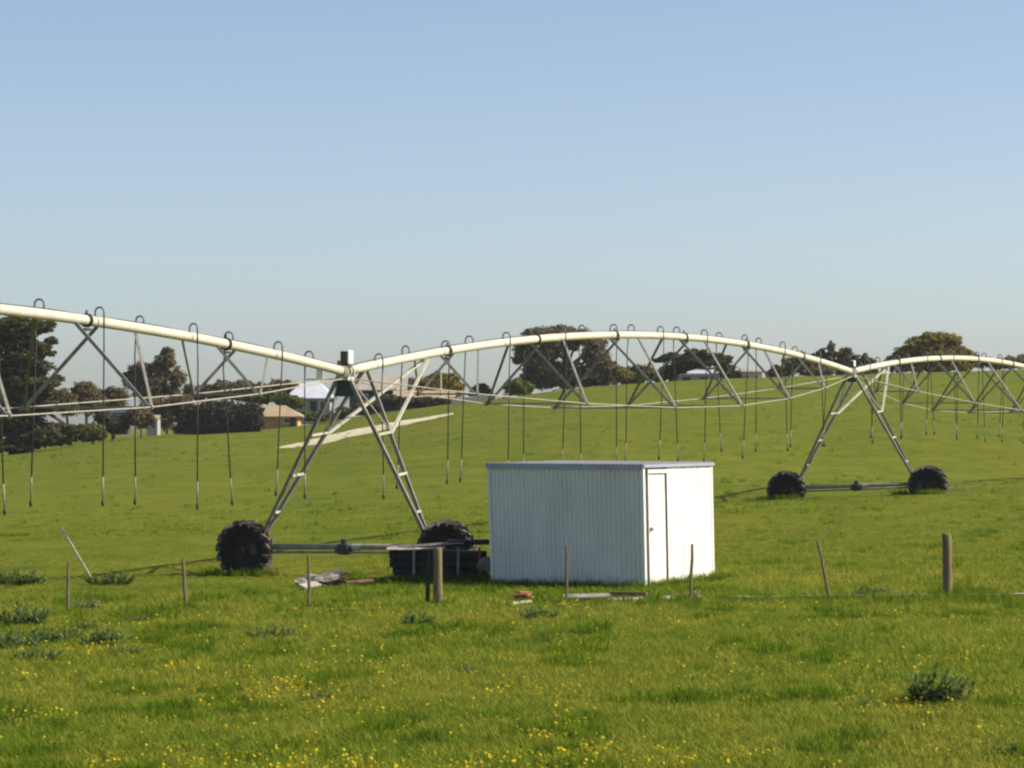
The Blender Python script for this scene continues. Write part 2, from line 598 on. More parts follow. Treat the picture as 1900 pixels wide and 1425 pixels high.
for k in range(3):
    t0, t1 = (.16, SPAN - .16)
    g = MB()
    g.tube([pipe_pt(k, t0 + (t1 - t0) * i / 56) for i in range(57)], PIPE_R, 14)
    pipe = g.obj('water_pipe', M['pipe'], irr, smooth=True)
    # flanges where the pipe lengths bolt together
    for i in range(1, 7):
        c = pipe_pt(k, BAY * i)
        ax = pipe_pt(k, BAY * i + .2) - pipe_pt(k, BAY * i - .2)
        g = MB()
        disc(g, c - ax.normalized() * .022, ax, PIPE_R + .034, .022)
        disc(g, c + ax.normalized() * .022, ax, PIPE_R + .034, .022)
        g.box(c + Vector((0, 0, -.17)), (.10, .22, .05), Matrix.Rotation(math.atan2(S_DIR.y, S_DIR.x) - math.pi / 2, 3, 'Z'))
        g.tube([c + Vector((0, 0, .09)), c + Vector((0, 0, .19))], .022, 6)
        g.obj('flange', M['dark_metal'], pipe)
    # control cable lying on the pipe
    g = MB()
    g.tube([pipe_pt(k, t0 + (t1 - t0) * i / 28) + Vector((-.03, 0, PIPE_R + .012 + .012 * math.sin(i * 2.1))) for i in range(29)], .010, 5)
    g.obj('cable', M['hose'], pipe)
    # truss nodes
    N, Mn = [], []
    for i in range(6):
        t = BAY * (i + 1)
        f = t / SPAN
        q = tower_xy(k) + S_DIR * t
        z = PZ[k] * (1 - f) + PZ[k + 1] * f - NODE_DROP[i]
        N.append(Vector((q.x, q.y, z)) + P_DIR * NODE_W[i] / 2)
        Mn.append(Vector((q.x, q.y, z)) - P_DIR * NODE_W[i] / 2)
    a0 = tower_xy(k) + S_DIR * .35; a0.z = PZ[k] - .16
    a1 = tower_xy(k + 1) - S_DIR * .35; a1.z = PZ[k + 1] - .16
    for side, nodes in ((1, N), (-1, Mn)):
        g = MB()
        g.tube([a0 + P_DIR * .1 * side] + nodes + [a1 + P_DIR * .1 * side], .015, 6)
        g.obj('truss_rod', M['rod'], irr, smooth=True)
        for i in range(6):
            t = BAY * (i + 1)
            under = Vector((0, 0, -PIPE_R + .03))
            g = MB()
            g.angle_iron(pipe_pt(k, t - side * .45) + under + P_DIR * .05 * side, nodes[i], .062, .008)
            g.obj('truss_brace', M['galv'], irr)
            g = MB()
            g.angle_iron(pipe_pt(k, t + side * 1.9) + under, nodes[i] + S_DIR * .05, .05, .007)
            g.obj('truss_brace', M['galv'], irr)
            g = MB()
            disc(g, nodes[i], S_DIR, .05, .05, 8)
            g.obj('truss_joint', M['galv'], irr)
    for i in range(6):
        g = MB()
        g.bar(Mn[i], N[i], .045, .04)
        g.obj('spreader_bar', M['galv'], irr)
    # goosenecks and drop hoses, alternating sides
    n_drop = 21
    for j in range(n_drop):
        t = 1.6 + 1.9 * j if k > 0 else SPAN - (1.6 + 1.9 * j)
        if t < .6 or t > SPAN - .6: continue
        if k == 0 and t < 18: continue
        side = 1 if (j % 2 == (0 if k else 1)) else -1
        c = pipe_pt(k, t)
        sag = random.uniform(-.03, .03)
        top = PIPE_R + random.uniform(.13, .17)
        wdt = random.uniform(.17, .20)
        pts = [c + Vector((0, 0, PIPE_R * .6)), c + Vector((0, 0, top - .07))]
        for q in range(1, 6):
            an = math.pi * q / 6
            pts.append(c + P_DIR * side * (wdt / 2 - wdt / 2 * math.cos(an)) + Vector((0, 0, top - .07 + .085 * math.sin(an))))
        end = c + P_DIR * side * wdt
        gb = gz(c.x, c.y)
        zb = gb + random.uniform(1.58, 1.85)
        dx = Vector((random.uniform(-.12, .12), random.uniform(-.08, .08), 0))
        pts += [end + Vector((0, 0, top - .09)), end + Vector((0, 0, -.12))]
        g = MB()
        g.tube(pts, .0185, 6)
        goose = g.obj('gooseneck', M['goose'], irr, smooth=True)
        pts = [end + Vector((0, 0, -.11)), end + Vector((sag, 0, -.5))]
        low = Vector((end.x, end.y, zb + .55)) + dx
        pts += [Vector((end.x + sag, end.y, 0)).lerp(low, .55) * 1.0]
        pts[-1].z = (end.z - .5 + low.z) / 2
        pts += [low]
        g = MB()
        g.tube(pts, .0150, 6)
        h = g.obj('drop_hose', M['hose'], irr, smooth=True)
        g = MB()
        b0 = low.copy(); b1 = Vector((low.x + dx.x * .3, low.y, zb + .12)); b2 = Vector((b1.x, b1.y, zb))
        g.tube([b0, b1], .017, 6)
        g.obj('hose_weight', M['weight'], h, smooth=True)
        g = MB()
        g.tube([b1, b1 - Vector((0, 0, .03)), b1 - Vector((0, 0, .08)), b2], [.018, .03, .03, .012], 8)
        g.obj('sprinkler', M['dark_metal'], h, smooth=True)


def wheel(center, axis, parent, D=1.28, W=.33):
    axis = Vector(axis).normalized()
    w = bpy.data.objects.new('wheel', None)
    COL.objects.link(w)
    w.parent = parent
    w.location = Vector(center) - root_loc(parent)
    r = D / 2
    g = MB()
    prof = [(r * .50, -W * .30), (r * .60, -W * .44), (r * .78, -W * .50), (r * .90, -W * .43), (r * .925, -W * .2), (r * .93, 0),
            (r * .925, W * .2), (r * .90, W * .43), (r * .78, W * .50), (r * .60, W * .44), (r * .50, W * .30)]
    g.lathe(prof, center, axis, 40)
    g.obj('tyre', M['rubber'], w)
    g = MB()
    s = axis.cross(Vector((0, 0, 1))).normalized()
    u = s.cross(axis)
    ph = random.uniform(0, 1)
    for side in (-1, 1):
        for k in range(17):
            an = 2 * math.pi * (k + (.5 if side > 0 else 0) + ph) / 17
            for seg, (o1, o2, a1, a2) in enumerate(((.04, .30, 0, .13), (.30, .53, .13, .26))):
                d1 = s * math.cos(an + a1) + u * math.sin(an + a1)
                d2 = s * math.cos(an + a2) + u * math.sin(an + a2)
                rr1 = r * .955 if seg == 0 else r * .95
                rr2 = r * .95 if seg == 0 else r * .90
                pa = Vector(center) + axis * side * W * o1 + d1 * rr1
                pb = Vector(center) + axis * side * W * o2 + d2 * rr2
                g.bar(pa, pb, .052, .12, up=(d1 + d2))
    g.obj('tread', M['tread'], w)
    g = MB()
    g.lathe([(r * .51, -W * .28), (r * .46, -W * .30), (r * .44, -W * .12), (r * .20, -W * .05), (r * .16, -W * .16), (0.001, -W * .16)], center, axis, 28)
    g.lathe([(0.001, W * .1), (r * .2, W * .1), (r * .44, W * .16), (r * .46, W * .30), (r * .51, W * .28)], center, axis, 28)
    for k in range(8):
        an = 2 * math.pi * k / 8
        dd = s * math.cos(an) + u * math.sin(an)
        disc(g, Vector(center) + dd * r * .3 - axis * W * .10, axis, .022, .05, 6)
    g.obj('rim', M['rust'], w)


def drive_tower(k, plate):
    base = tower_xy(k)
    top = Vector((base.x, base.y, PZ[k]))
    HW, HL = 2.42, 2.04          # half wheelbase, half spread of the legs
    ends = []
    for s in (-1, 1):
        q = base + P_DIR * (HW * s + (.17 if k == 2 else 0))
        zc = gz(q.x, q.y) + (.27 if k == 2 else .55)
        ends.append(Vector((q.x, q.y, zc)))
        wheel(ends[-1], S_DIR, irr)
    mid = (ends[0] + ends[1]) / 2
    ax = (ends[1] - ends[0]).normalized()
    g = MB()
    g.tube([ends[0] + ax * .32 + Vector((0, 0, .07)), ends[1] - ax * .32 + Vector((0, 0, .07))], .065, 10)
    g.tube([ends[0] + ax * .32 + Vector((0, 0, -.05)) - S_DIR * .05, ends[1] - ax * .32 + Vector((0, 0, -.05)) - S_DIR * .05], .028, 8)
    beam = g.obj('base_beam', M['galv'], irr, smooth=True)
    for s, e in ((-1, ends[0]), (1, ends[1])):
        g = MB()
        g.box(e - ax * s * .26, (.2, .24, .26), Matrix((ax, S_DIR, Vector((0, 0, 1)))).transposed(), .02)
        g.tube([e - S_DIR * .1, e + S_DIR * .26], .06, 10)
        g.obj('gearbox', M['dark_metal'], beam)
    g = MB()
    g.box(mid + Vector((0, 0, .02)), (.26, .24, .24), Matrix((ax, S_DIR, Vector((0, 0, 1)))).transposed(), .03)
    g.tube([mid + Vector((0, 0, .1)), mid + Vector((0, 0, .24))], [.09, .075], 10)
    g.tube([mid + ax * .12, mid + ax * .2], .09, 10)
    g.tube([mid - ax * .12, mid - ax * .2], .09, 10)
    g.obj('drive_motor', M['dark_metal'], beam, smooth=False)
    g = MB()
    g.tube([mid + ax * .2 + Vector((0, 0, .06)), mid + ax * .4 + Vector((0, 0, .06))], .078, 10)
    g.obj('motor_housing', M['galv_pale'], beam)
    SP = 1.15                    # second leg of each pair stands this far along the next span
    fwd = Vector((0, 0, 0)) + S_DIR * SP
    brace_t = 4.45
    hook = pipe_pt(k, brace_t) if k < 3 else pipe_pt(k - 1, SPAN - brace_t)
    if k == 3: fwd = -fwd
    hook = hook + Vector((0, 0, -PIPE_R))
    for s, e in ((-1, ends[0]), (1, ends[1])):
        foot = mid + ax * HL * s + Vector((0, 0, .16))
        footB = foot + S_DIR * .07 * (1 if k < 3 else -1)
        headA = top + P_DIR * .10 * s + Vector((0, 0, -.06))
        headB = (pipe_pt(k, SP) if k < 3 else pipe_pt(2, SPAN - SP)) + Vector((0, 0, -PIPE_R)) + P_DIR * .06 * s
        legs = []
        for h, f in ((headA, foot), (headB, footB)):
            g = MB()
            g.angle_iron(h, f, .072, .012, up=P_DIR)
            legs.append(g.obj('tower_leg', M['leg'], irr))
        for fr in (.36, .60, .82):
            g = MB()
            g.bar(headA.lerp(foot, fr), headB.lerp(footB, fr), .05, .05)
            g.obj('rung', M['galv_pale'], legs[0])
        g = MB()
        g.angle_iron(headB.lerp(footB, .36), hook + P_DIR * .05 * s, .06, .008)
        g.obj('tower_brace', M['galv_pale'], irr)
        g = MB()
        g.bar(headA.lerp(foot, .03), headB.lerp(footB, .36), .035, .02)
        g.obj('tower_brace', M['galv_pale'], irr)
    # triangular plate between the leg heads
    g = MB()
    hw = plate * .60
    a = [top + P_DIR * x + Vector((0, 0, z)) for x, z in ((-.14, -.13), (.14, -.13), (hw * .72, -plate), (-hw * .72, -plate))]
    th = S_DIR * .012
    g.add([p - th for p in a] + [p + th for p in a], [(3, 2, 1, 0), (4, 5, 6, 7), (0, 1, 5, 4), (1, 2, 6, 5), (2, 3, 7, 6), (3, 0, 4, 7)])
    g.obj('gusset_plate', M['gusset'], irr)
    # flexible joint and clamp rings on the pipe
    g = MB()
    g.tube([top - S_DIR * .2, top + S_DIR * .2], PIPE_R * .92, 12)
    boot = g.obj('flexible_joint', M['rust_sheet'], irr, smooth=True)
    g = MB()
    for o_ in (-.2, -.08, .08, .24):
        disc(g, top + S_DIR * o_, S_DIR, PIPE_R + .035, .04)
    g.box(top + Vector((0, 0, -.15)), (.3, .3, .08), Matrix((P_DIR, S_DIR, Vector((0, 0, 1)))).transposed())
    g.obj('clamp_ring', M['galv_pale'], boot)
    # control box
    rot = Matrix((P_DIR, S_DIR, Vector((0, 0, 1)))).transposed()
    s_ = .88 if k == 1 else .7
    cb = top + S_DIR * .12 + Vector((0, 0, .32 * s_ + .03))
    g = MB()
    g.box(cb, (.24 * s_, .28 * s_, .36 * s_), rot, .025)
    box = g.obj('control_box', M['boxwhite'], irr)
    g = MB()
    g.box(cb - S_DIR * (.14 * s_ + .02), (.20 * s_, .035, .31 * s_), rot, .012)
    g.obj('box_shade_panel', M['box_shade'], box)  # dark panel added as painted shade on the box's left face
    g = MB()
    g.box(top + S_DIR * .05 + Vector((0, 0, .135)), (.2, .2, .09), rot)
    g.tube([top - S_DIR * .3 + Vector((0, 0, .1)), top - S_DIR * .3 + Vector((0, 0, .24))], .035, 8)
    g.obj('switch_arm', M['dark_metal'], box)


drive_tower(0, .3)
drive_tower(1, .54)
drive_tower(2, .34)
drive_tower(3, .34)

# ------------------------------------------------------------------ shed
TH = R(32)
K0 = P(1197, 1084, 63.2); K0.z = 0.0
E1 = Vector((-math.cos(TH), math.sin(TH), 0))
E2 = Vector((math.sin(TH), math.cos(TH), 0))
W1, W2 = 3.48, 2.76
shed = thing('garden_shed', (K0.x, K0.y, 0), 'small flat-roofed white ribbed steel shed with a closed door', 'shed')
LEAN = Vector((-.045, .0, 0))


def sp(a, bq, z):
    f = z / 2.35
    return K0 + E1 * a + E2 * bq + Vector((0, 0, z)) + (LEAN + E1 * .05 * a / W1) * f


def ribbed(g, along, L0, L1, other, outward, z0, z1, pitch, depth):
    """vertical ribbed sheet; along: 1 -> E1 wall, 2 -> E2 wall"""
    n = max(1, int(round((L1 - L0) / pitch)))
    xs, os_ = [], []
    for i in range(n):
        b0 = L0 + (L1 - L0) * i / n
        w = (L1 - L0) / n
        for f, o_ in ((0, 0), (.58, 0), (.70, 1), (.88, 1)):
            xs.append(b0 + w * f); os_.append(o_ * depth)
    xs.append(L1); os_.append(0)
    zs = [z0, (z0 + z1) / 2, z1]
    base = len(g.v)
    for z in zs:
        for x, o_ in zip(xs, os_):
            if along == 1: q = sp(x, other + outward * o_, z)
            else: q = sp(other + outward * o_, x, z)
            g.v.append(tuple(q))
    m_ = len(xs)
    for j in range(2):
        for i in range(m_ - 1):
            g.f.append((base + j * m_ + i, base + j * m_ + i + 1, base + (j + 1) * m_ + i + 1, base + (j + 1) * m_ + i))


ZB, ZT = -.25, 2.33
for a0_, a1_ in ((0.04, .87), (.87, 1.74), (1.74, 2.61), (2.61, W1)):
    g = MB(); ribbed(g, 1, a0_, a1_, 0, -1, ZB, ZT, .100, .036); g.obj('wall_sheet', M['shed'], shed)
for (a0_, a1_) in ((0, W1),):
    g = MB(); ribbed(g, 1, a0_, a1_, W2, 1, ZB, ZT, .100, .036); g.obj('wall_sheet', M['shed'], shed)
g = MB(); ribbed(g, 2, 0, W2, W1, 1, ZB, ZT, .100, .036); g.obj('wall_sheet', M['shed'], shed)
# door wall: door, gap, three panels
for b0_, b1_ in ((.93, 1.53), (1.545, 2.14), (2.155, W2)):
    g = MB(); ribbed(g, 2, b0_, b1_, 0, -1, ZB, ZT, .28, .007); g.obj('wall_sheet', M['shed'], shed)
g = MB()
ribbed(g, 2, .17, .86, .015, -1, .03, 2.18, .22, .007)
door = g.obj('door', M['shed'], shed)
g = MB()
for a_, b_, c_, d_ in ((.145, .165, ZB, 2.25),):
    q0, q1 = sp(-.012, (a_ + b_) / 2, c_), sp(-.012, (a_ + b_) / 2, d_)
    g.bar(q0, q1, b_ - a_, .03, up=E1)
g.bar(sp(-.012, .15, 2.215), sp(-.012, .88, 2.215), .03, .07)
g.obj('door_frame', M['shed'], shed)
g = MB()
g.box(sp(-.015, .27, 1.1), (.03, .06, .08), Matrix((E1, E2, Vector((0, 0, 1)))).transposed(), .01)
g.tube([sp(-.03, .27, 1.1), sp(-.06, .27, 1.1)], .015, 6)
g.obj('handle', M['galv'], door)
g = MB()                                  # dark slot where the door wall sheet stops short of the door
g.add([sp(.03, .10, ZB), sp(.03, 1.02, ZB), sp(.03, 1.02, ZT), sp(.03, .10, ZT)], [(0, 1, 2, 3)])
g.obj('door_jamb', M['wood_grey'], shed)
g = MB()
for (a_, b_) in ((0, 0), (W1, 0), (0, W2), (W1, W2)):
    oa = -.014 if a_ == 0 else .014
    ob = -.02 if b_ == 0 else .014
    ia = 1 if a_ == 0 else -1
    ib = 1 if b_ == 0 else -1
    g.bar(sp(a_ + oa, b_ + ob + ib * .035, ZB), sp(a_ + oa, b_ + ob + ib * .035, ZT), .07, .006, up=E1)
    g.bar(sp(a_ + oa + ia * .035, b_ + ob, ZB), sp(a_ + oa + ia * .035, b_ + ob, ZT), .07, .006, up=E2)
g.obj('corner_trim', M['shed'], shed)
# roof sheet with a slight fall, and eaves trim
g = MB()
n = 40
for side_z in (0, .028):
    for j in range(2):
        for i in range(n * 2 + 1):
            a_ = -.02 + (W1 + .04) * i / (n * 2)
            bb_ = -.03 if j == 0 else W2 + .03
            z = ZT + .005 + (.02 if j else 0) + .012 * (i % 2) + side_z * .5
            q = sp(a_, bb_, z)
            g.v.append(tuple(q))
m_ = n * 2 + 1
for l in range(2):
    o_ = l * 2 * m_
    for i in range(m_ - 1):
        g.f.append((o_ + i, o_ + i + 1, o_ + m_ + i + 1, o_ + m_ + i))
for i in range(m_ - 1):
    g.f.append((i, i + 1, 2 * m_ + i + 1, 2 * m_ + i))
    g.f.append((m_ + i, m_ + i + 1, 3 * m_ + i + 1, 3 * m_ + i))
g.f.append((0, m_, 3 * m_, 2 * m_)); g.f.append((m_ - 1, 2 * m_ - 1, 4 * m_ - 1, 3 * m_ - 1))
roof = g.obj('roof', M['roof'], shed)
g = MB()
g.bar(sp(-.03, -.045, ZT - .03), sp(W1 + .03, -.045, ZT - .03), .02, .09)
g.bar(sp(-.04, -.03, ZT - .012), sp(-.04, W2 + .04, ZT - .002), .018, .055)
g.obj('eaves_trim', M['shed_trim'], roof)

# ------------------------------------------------------------------ fence
fence = thing('wire_fence', (0, 56, gz(0, 56)), 'sagging wire fence with two thick round posts and thin droppers', 'fence')
FD = lambda x: 55.8 + (x / 1900.0) * 1.2
posts = [  # x at top, y at top, x at base, thick
    (-110, 1046, -112, 0), (127, 1042, 128, 0), (340, 1036, 347, 0), (572, 1029, 575, 0), (812, 1016, 813, 1),
    (1052, 1013, 1050, 0), (1284, 1009, 1281, 0), (1517, 1002, 1547, 0), (1756, 990, 1758, 1), (1990, 992, 1988, 0)]
tops = []
for (xt, yt, xb, thick) in posts:
    d = FD(xb)
    top = P(xt, yt, d)
    bx = P(xb, 1100, d)
    base = Vector((bx.x, bx.y, gz(bx.x, bx.y) - .3))
    g = MB()
    if thick:
        pts = [base.lerp(top, f) + Vector((random.uniform(-.004, .004), 0, 0)) for f in (0, .3, .6, .9, .985, 1)]
        g.tube(pts, [.085, .083, .080, .079, .077, .066], 14)
        g.obj('post', M['wood'], fence, smooth=True)
    else:
        w = random.uniform(.030, .036)
        pts = [base.lerp(top, f) + Vector((random.uniform(-.008, .008), 0, 0)) for f in (0, .35, .6, .8, 1)]
        g.tube(pts, [w, w * .95, w, w * .9, w * .75], 6)
        g.obj('dropper', M['wood'], fence)
    tops.append((base, top))
# short dark strainer beside the thick post
g = MB()
d = FD(793)
b_ = P(792, 1128, d); b_.z = gz(b_.x, b_.y) - .2
g.tube([b_, P(796, 1024, d)], [.04, .035], 7)
g.obj('stay_post', M['wood_dark'], fence)
for hfrac in (.97, .74, .50):
    g = MB()
    pts = []
    for (a, b2), (c2, d2) in zip(tops[:-1], tops[1:]):
        p0 = (a + Vector((0, 0, .3))).lerp(b2, hfrac) - Vector((0, .09, 0))
        p1 = (c2 + Vector((0, 0, .3))).lerp(d2, hfrac) - Vector((0, .09, 0))
        for s in range(6):
            f = s / 6
            q = p0.lerp(p1, f); q.z -= .035 * math.sin(math.pi * f)
            pts.append(q)
    pts.append(p1)
    g.tube(pts, .0008, 4)
    g.obj('wire', M['dark_metal'], fence)

# leaning pale stake
g = MB()
d = 60.5
b_ = ground_hit(173, 1078)
d = b_.y
g.bar(b_ - Vector((-.03, 0, .06)), P(114, 980, d), .06, .045)
tag(g.obj('leaning_stake', M['wood_pale'], origin=b_), 'thin pale stake leaning steeply among the grass near the big wheel', 'stake')

# ------------------------------------------------------------------ clutter on the ground
def rock(name, x, y, w, h, mat, label, seed=0, cat='stone'):
    b_ = ground_hit(x, y)
    sc = b_.y / F
    rx, rz = w * sc / 2, h * sc
    g = MB()
    nlat, nlon = 8, 14
    for i in range(nlat + 1):
        th = math.pi * i / nlat
        for j in range(nlon):
            ph = 2 * math.pi * j / nlon
            v = Vector((math.sin(th) * math.cos(ph), math.sin(th) * math.sin(ph), math.cos(th)))
            k = 1 + .45 * noise.noise(v * 1.6 + Vector((seed, 0, 0))) + .12 * noise.noise(v * 5 + Vector((0, seed, 0)))
            g.v.append((b_.x + v.x * rx * k, b_.y + v.y * rx * .8 * k, b_.z + rz * .25 + v.z * rz * .75 * k))
    for i in range(nlat):
        for j in range(nlon):
            j2 = (j + 1) % nlon
            g.f.append((i * nlon + j, i * nlon + j2, (i + 1) * nlon + j2, (i + 1) * nlon + j))
    return tag(g.obj(name, mat, origin=b_), label, cat)


rock('stone', 742, 1080, 34, 17, M['stone'], 'pale stone at the left end of the dark timber stack', 1)
rock('stone', 1086, 1113, 20, 13, M['stone'], 'small pale stone lying behind a grey plank', 2)
rock('stone', 1232, 1118, 46, 12, M['stone'], 'flat pale stone beyond the shorter broken grey plank', 3)
rock('stone', 1095, 1088, 36, 20, M['stone_brown'], 'brown lichened stone against the shaded shed wall', 4)
rock('stone', 1292, 1114, 20, 18, M['stone_brown'], 'brown stone beside the foot of a fence dropper', 5)


def board(name, x0, y0, x1, y1, wid, th, mat, label, cat, lift=0.0, roll=0.0):
    a, b2 = ground_hit(x0, y0), ground_hit(x1, y1)
    a.z += lift + th / 2; b2.z += lift + th / 2
    g = MB()
    t = (b2 - a).normalized()
    up = Matrix.Rotation(roll, 3, t) @ Vector((0, 0, 1))
    n_ = 6
    for i in range(n_):
        p, q = a.lerp(b2, i / n_), a.lerp(b2, (i + 1) / n_)
        g.bar(p, q + t * .0, wid * random.uniform(.95, 1), th * random.uniform(.93, 1), up=up)
    return tag(g.obj(name, mat, origin=a), label, cat)


board('plank', 1046, 1122, 1132, 1120, .22, .11, M['wood_grey'], 'weathered grey plank lying in grass below the brown lichened stone', 'plank', .05, .25)
board('plank', 1136, 1123, 1196, 1120, .16, .09, M['wood_grey'], 'shorter broken grey plank between the long grey one and the flat pale stone', 'plank', .02, .15)
board('plank', 1006, 1119, 1040, 1121, .14, .07, M['wood_grey'], 'stub of grey plank beside the terracotta tiles', 'plank', .02, .3)
board('plank', 1238, 1112, 1290, 1108, .12, .10, M['rust_sheet'], 'short reddish brown plank ending at a fence dropper', 'plank')
board('plank', 1000, 1108, 1075, 1107, .12, .06, M['wood_dark'], 'dark narrow plank lying behind the terracotta tiles', 'plank')
board('log', 592, 1140, 712, 1140, .14, .09, M['wood_dark'], 'dark half sunken log in the grass beside a thin dropper', 'log')
board('board', 944, 1128, 978, 1124, .20, .05, M['sheet_pale'], 'short white board under the terracotta tiles', 'board', .03, -.3)
# terracotta tiles
b_ = ground_hit(968, 1117)
for i in range(4):
    g = MB()
    rot = Matrix.Rotation(random.uniform(-.5, .5), 3, 'Z') @ Matrix.Rotation(random.uniform(-.10, .10), 3, 'Y')
    g.box(b_ + Vector((random.uniform(-.10, .10), random.uniform(-.06, .06), .05 + .04 * i)), (.36 - .04 * i, .22, .030), rot, .008)
    tag(g.obj('tile', M['brick'], origin=b_ + Vector((0, 0, .06 + .045 * i))),
        ['lowest orange terracotta tile, resting on the white board', 'second orange terracotta tile up from the white board',
         'third orange terracotta tile up from the white board', 'topmost orange terracotta tile of the small pile'][i], 'tile', 'terracotta tiles in the pile')
# long pale pipe lying along the fence
pts = []
for i in range(24):
    x = 1342 + (2010 - 1342) * i / 23
    q = ground_hit(x, 1119 - 6 * (x - 1342) / 600)
    q.z += .10 + .012 * math.sin(i * 1.7)
    pts.append(q)
g = MB(); g.tube(pts, .020, 8)
tag(g.obj('poly_pipe', M['polypipe'], smooth=True), 'long thin pale pipe lying on the grass along the fence', 'pipe')
# stick by the far wheel
a, b2 = ground_hit(1758, 917), ground_hit(1795, 916)
g = MB(); g.tube([a + Vector((0, 0, .15)), b2 + Vector((0, 0, .15))], .022, 6)
tag(g.obj('stick', M['wood_pale'], origin=a), 'pale stick on the grass beside the far tower wheel', 'stick')

# dark timber stack left of the shed
b_ = ground_hit(815, 1080)
stack = thing('timber_stack', b_, 'low stack of dark old timbers in the shade beside the shed', 'timber')
sc = b_.y / F
x_of = lambda x: (x - 950) * sc
rowz = 0
for r in range(4):
    h = .15
    for j in range(4):
        g = MB()
        x0 = x_of(728 + random.uniform(-4, 10) + (8 if r == 0 else 0) - r * 2)
        x1 = x_of(896 + random.uniform(-6, 8))
        y_ = b_.y + .1 + j * .28 + random.uniform(-.03, .03)
        g.box(((x0 + x1) / 2, y_, b_.z - .03 + h / 2 + r * (h + .012)), (x1 - x0, .24 * random.uniform(.85, 1), h * random.uniform(.86, 1)),
              Matrix.Rotation(random.uniform(-.015, .015), 3, 'Z'), .012)
        g.obj('sleeper', M['wood_dark'], stack)
for x in (768, 849, 889):
    g = MB()
    g.bar((x_of(x), b_.y - .07, b_.z - .1), (x_of(x) + random.uniform(-.02, .02), b_.y - .07, b_.z + .70), .05, .05)
    g.obj('stake', M['wood_grey'] if x != 889 else M['rust_sheet'], stack)


def corrugated(name, c, sx, sy, yaw, pitch, roll, mat, label, cat, crumple=.03, waves=12, group=None):
    g = MB()
    nx, ny = 10, waves * 4
    rot = Matrix.Rotation(yaw, 3, 'Z') @ Matrix.Rotation(pitch, 3, 'Y') @ Matrix.Rotation(roll, 3, 'X')
    for l in (0, 1):
        for j in range(ny + 1):
            for i in range(nx + 1):
                u, v = i / nx - .5, j / ny - .5
                z = .014 * math.sin(2 * math.pi * waves * v) + crumple * noise.noise((u * 3 + c[0], v * 3 + c[1], c[2])) * 2
                g.v.append(tuple(Vector(c) + rot @ Vector((u * sx, v * sy, z + (.006 if l else 0)))))
    m_ = nx + 1
    o_ = (ny + 1) * m_
    for l in (0, 1):
        for j in range(ny):
            for i in range(nx):
                q = l * o_ + j * m_ + i
                g.f.append((q, q + 1, q + m_ + 1, q + m_))
    for i in range(nx):
        g.f.append((i, i + 1, o_ + i + 1, o_ + i))
        q = ny * m_ + i
        g.f.append((q, q + 1, o_ + q + 1, o_ + q))
    for j in range(ny):
        q = j * m_
        g.f.append((q, q + m_, o_ + q + m_, o_ + q))
        q = j * m_ + nx
        g.f.append((q, q + m_, o_ + q + m_, o_ + q))
    return tag(g.obj(name, mat, origin=c), label, cat, group)


zt = b_.z + .65
corrugated('roofing_sheet', (x_of(770), b_.y + .45, zt + .02), 1.18, 1.15, .03, -.02, -.015, M['sheet_pale'], 'cream sheet overhanging the left end of the dark timber stack', 'sheet', .012)
corrugated('roofing_sheet', (x_of(800), b_.y + .55, zt + .085), 1.35, .8, -.05, -.055, -.02, M['sheet'], 'bent grey sheet lying on top of the cream sheet', 'sheet', .02)
g = MB()
g.box((x_of(868), b_.y + .5, zt + .14), (.85, .5, .10), Matrix.Rotation(.05, 3, 'Z') @ Matrix.Rotation(-.02, 3, 'Y'), .012)
tag(g.obj('beam', M['wood_dark'], origin=(x_of(868), b_.y + .5, zt + .14)), 'black squared beam on top of the timber stack by the shed', 'beam')
# cream drum leaning at the shed corner
c_ = Vector((x_of(899), b_.y - .12, b_.z))
drum = thing('drum', c_, 'pale round drum wedged between the dark timber stack and the shed', 'drum')
ax = Vector((.35, -.9, .12)).normalized()
g = MB(); g.lathe([(.001, 0), (.155, 0), (.165, .015), (.155, .03), (.155, .20), (.165, .215), (.155, .23), (.155, .42), (.165, .43), (.001, .43)], c_ + Vector((-.05, .25, .32)), ax, 20)
g.obj('shell', M['sheet'], drum, smooth=False)
g = MB(); disc(g, c_ + Vector((-.05, .25, .32)) + ax * .44 + Vector((.05, 0, .05)), ax, .03, .02, 8)
g.obj('bung', M['rust'], drum)
for zz in (.03, .09):
    pass
g = MB(); g.box(c_ + Vector((-.02, .12, .07)), (.26, .5, .20), None, .02)
tag(g.obj('block', M['wood_dark'], origin=c_ + Vector((0, 0, .05))), 'dark block under the pale drum beside the shed', 'block')

# heap of twisted sheet iron
h_ = ground_hit(598, 1089)
s_ = h_.y / F
corrugated('roofing_sheet', h_ + Vector((0, .35, .17)), .82, .8, .1, -.17, .14, M['sheet'], 'crumpled grey roofing sheet on top of the scrap heap', 'sheet', .06, 10)
corrugated('roofing_sheet', h_ + Vector((.18, .15, .12)), .62, .5, -.3, -.25, .3, M['rust_sheet'], 'rusty brown twisted sheet under the grey scrap sheet', 'sheet', .07, 8)
corrugated('roofing_sheet', h_ + Vector((-.28, .0, .06)), .55, .3, .15, .1, .25, M['sheet_pale'], 'pale torn sheet at the front of the scrap heap', 'sheet', .05, 7)
corrugated('roofing_sheet', h_ + Vector((.42, -.05, .045)), .6, .2, -.1, .03, .2, M['rust_sheet'], 'narrow reddish strip of sheet iron trailing from the scrap heap', 'sheet', .04, 7)


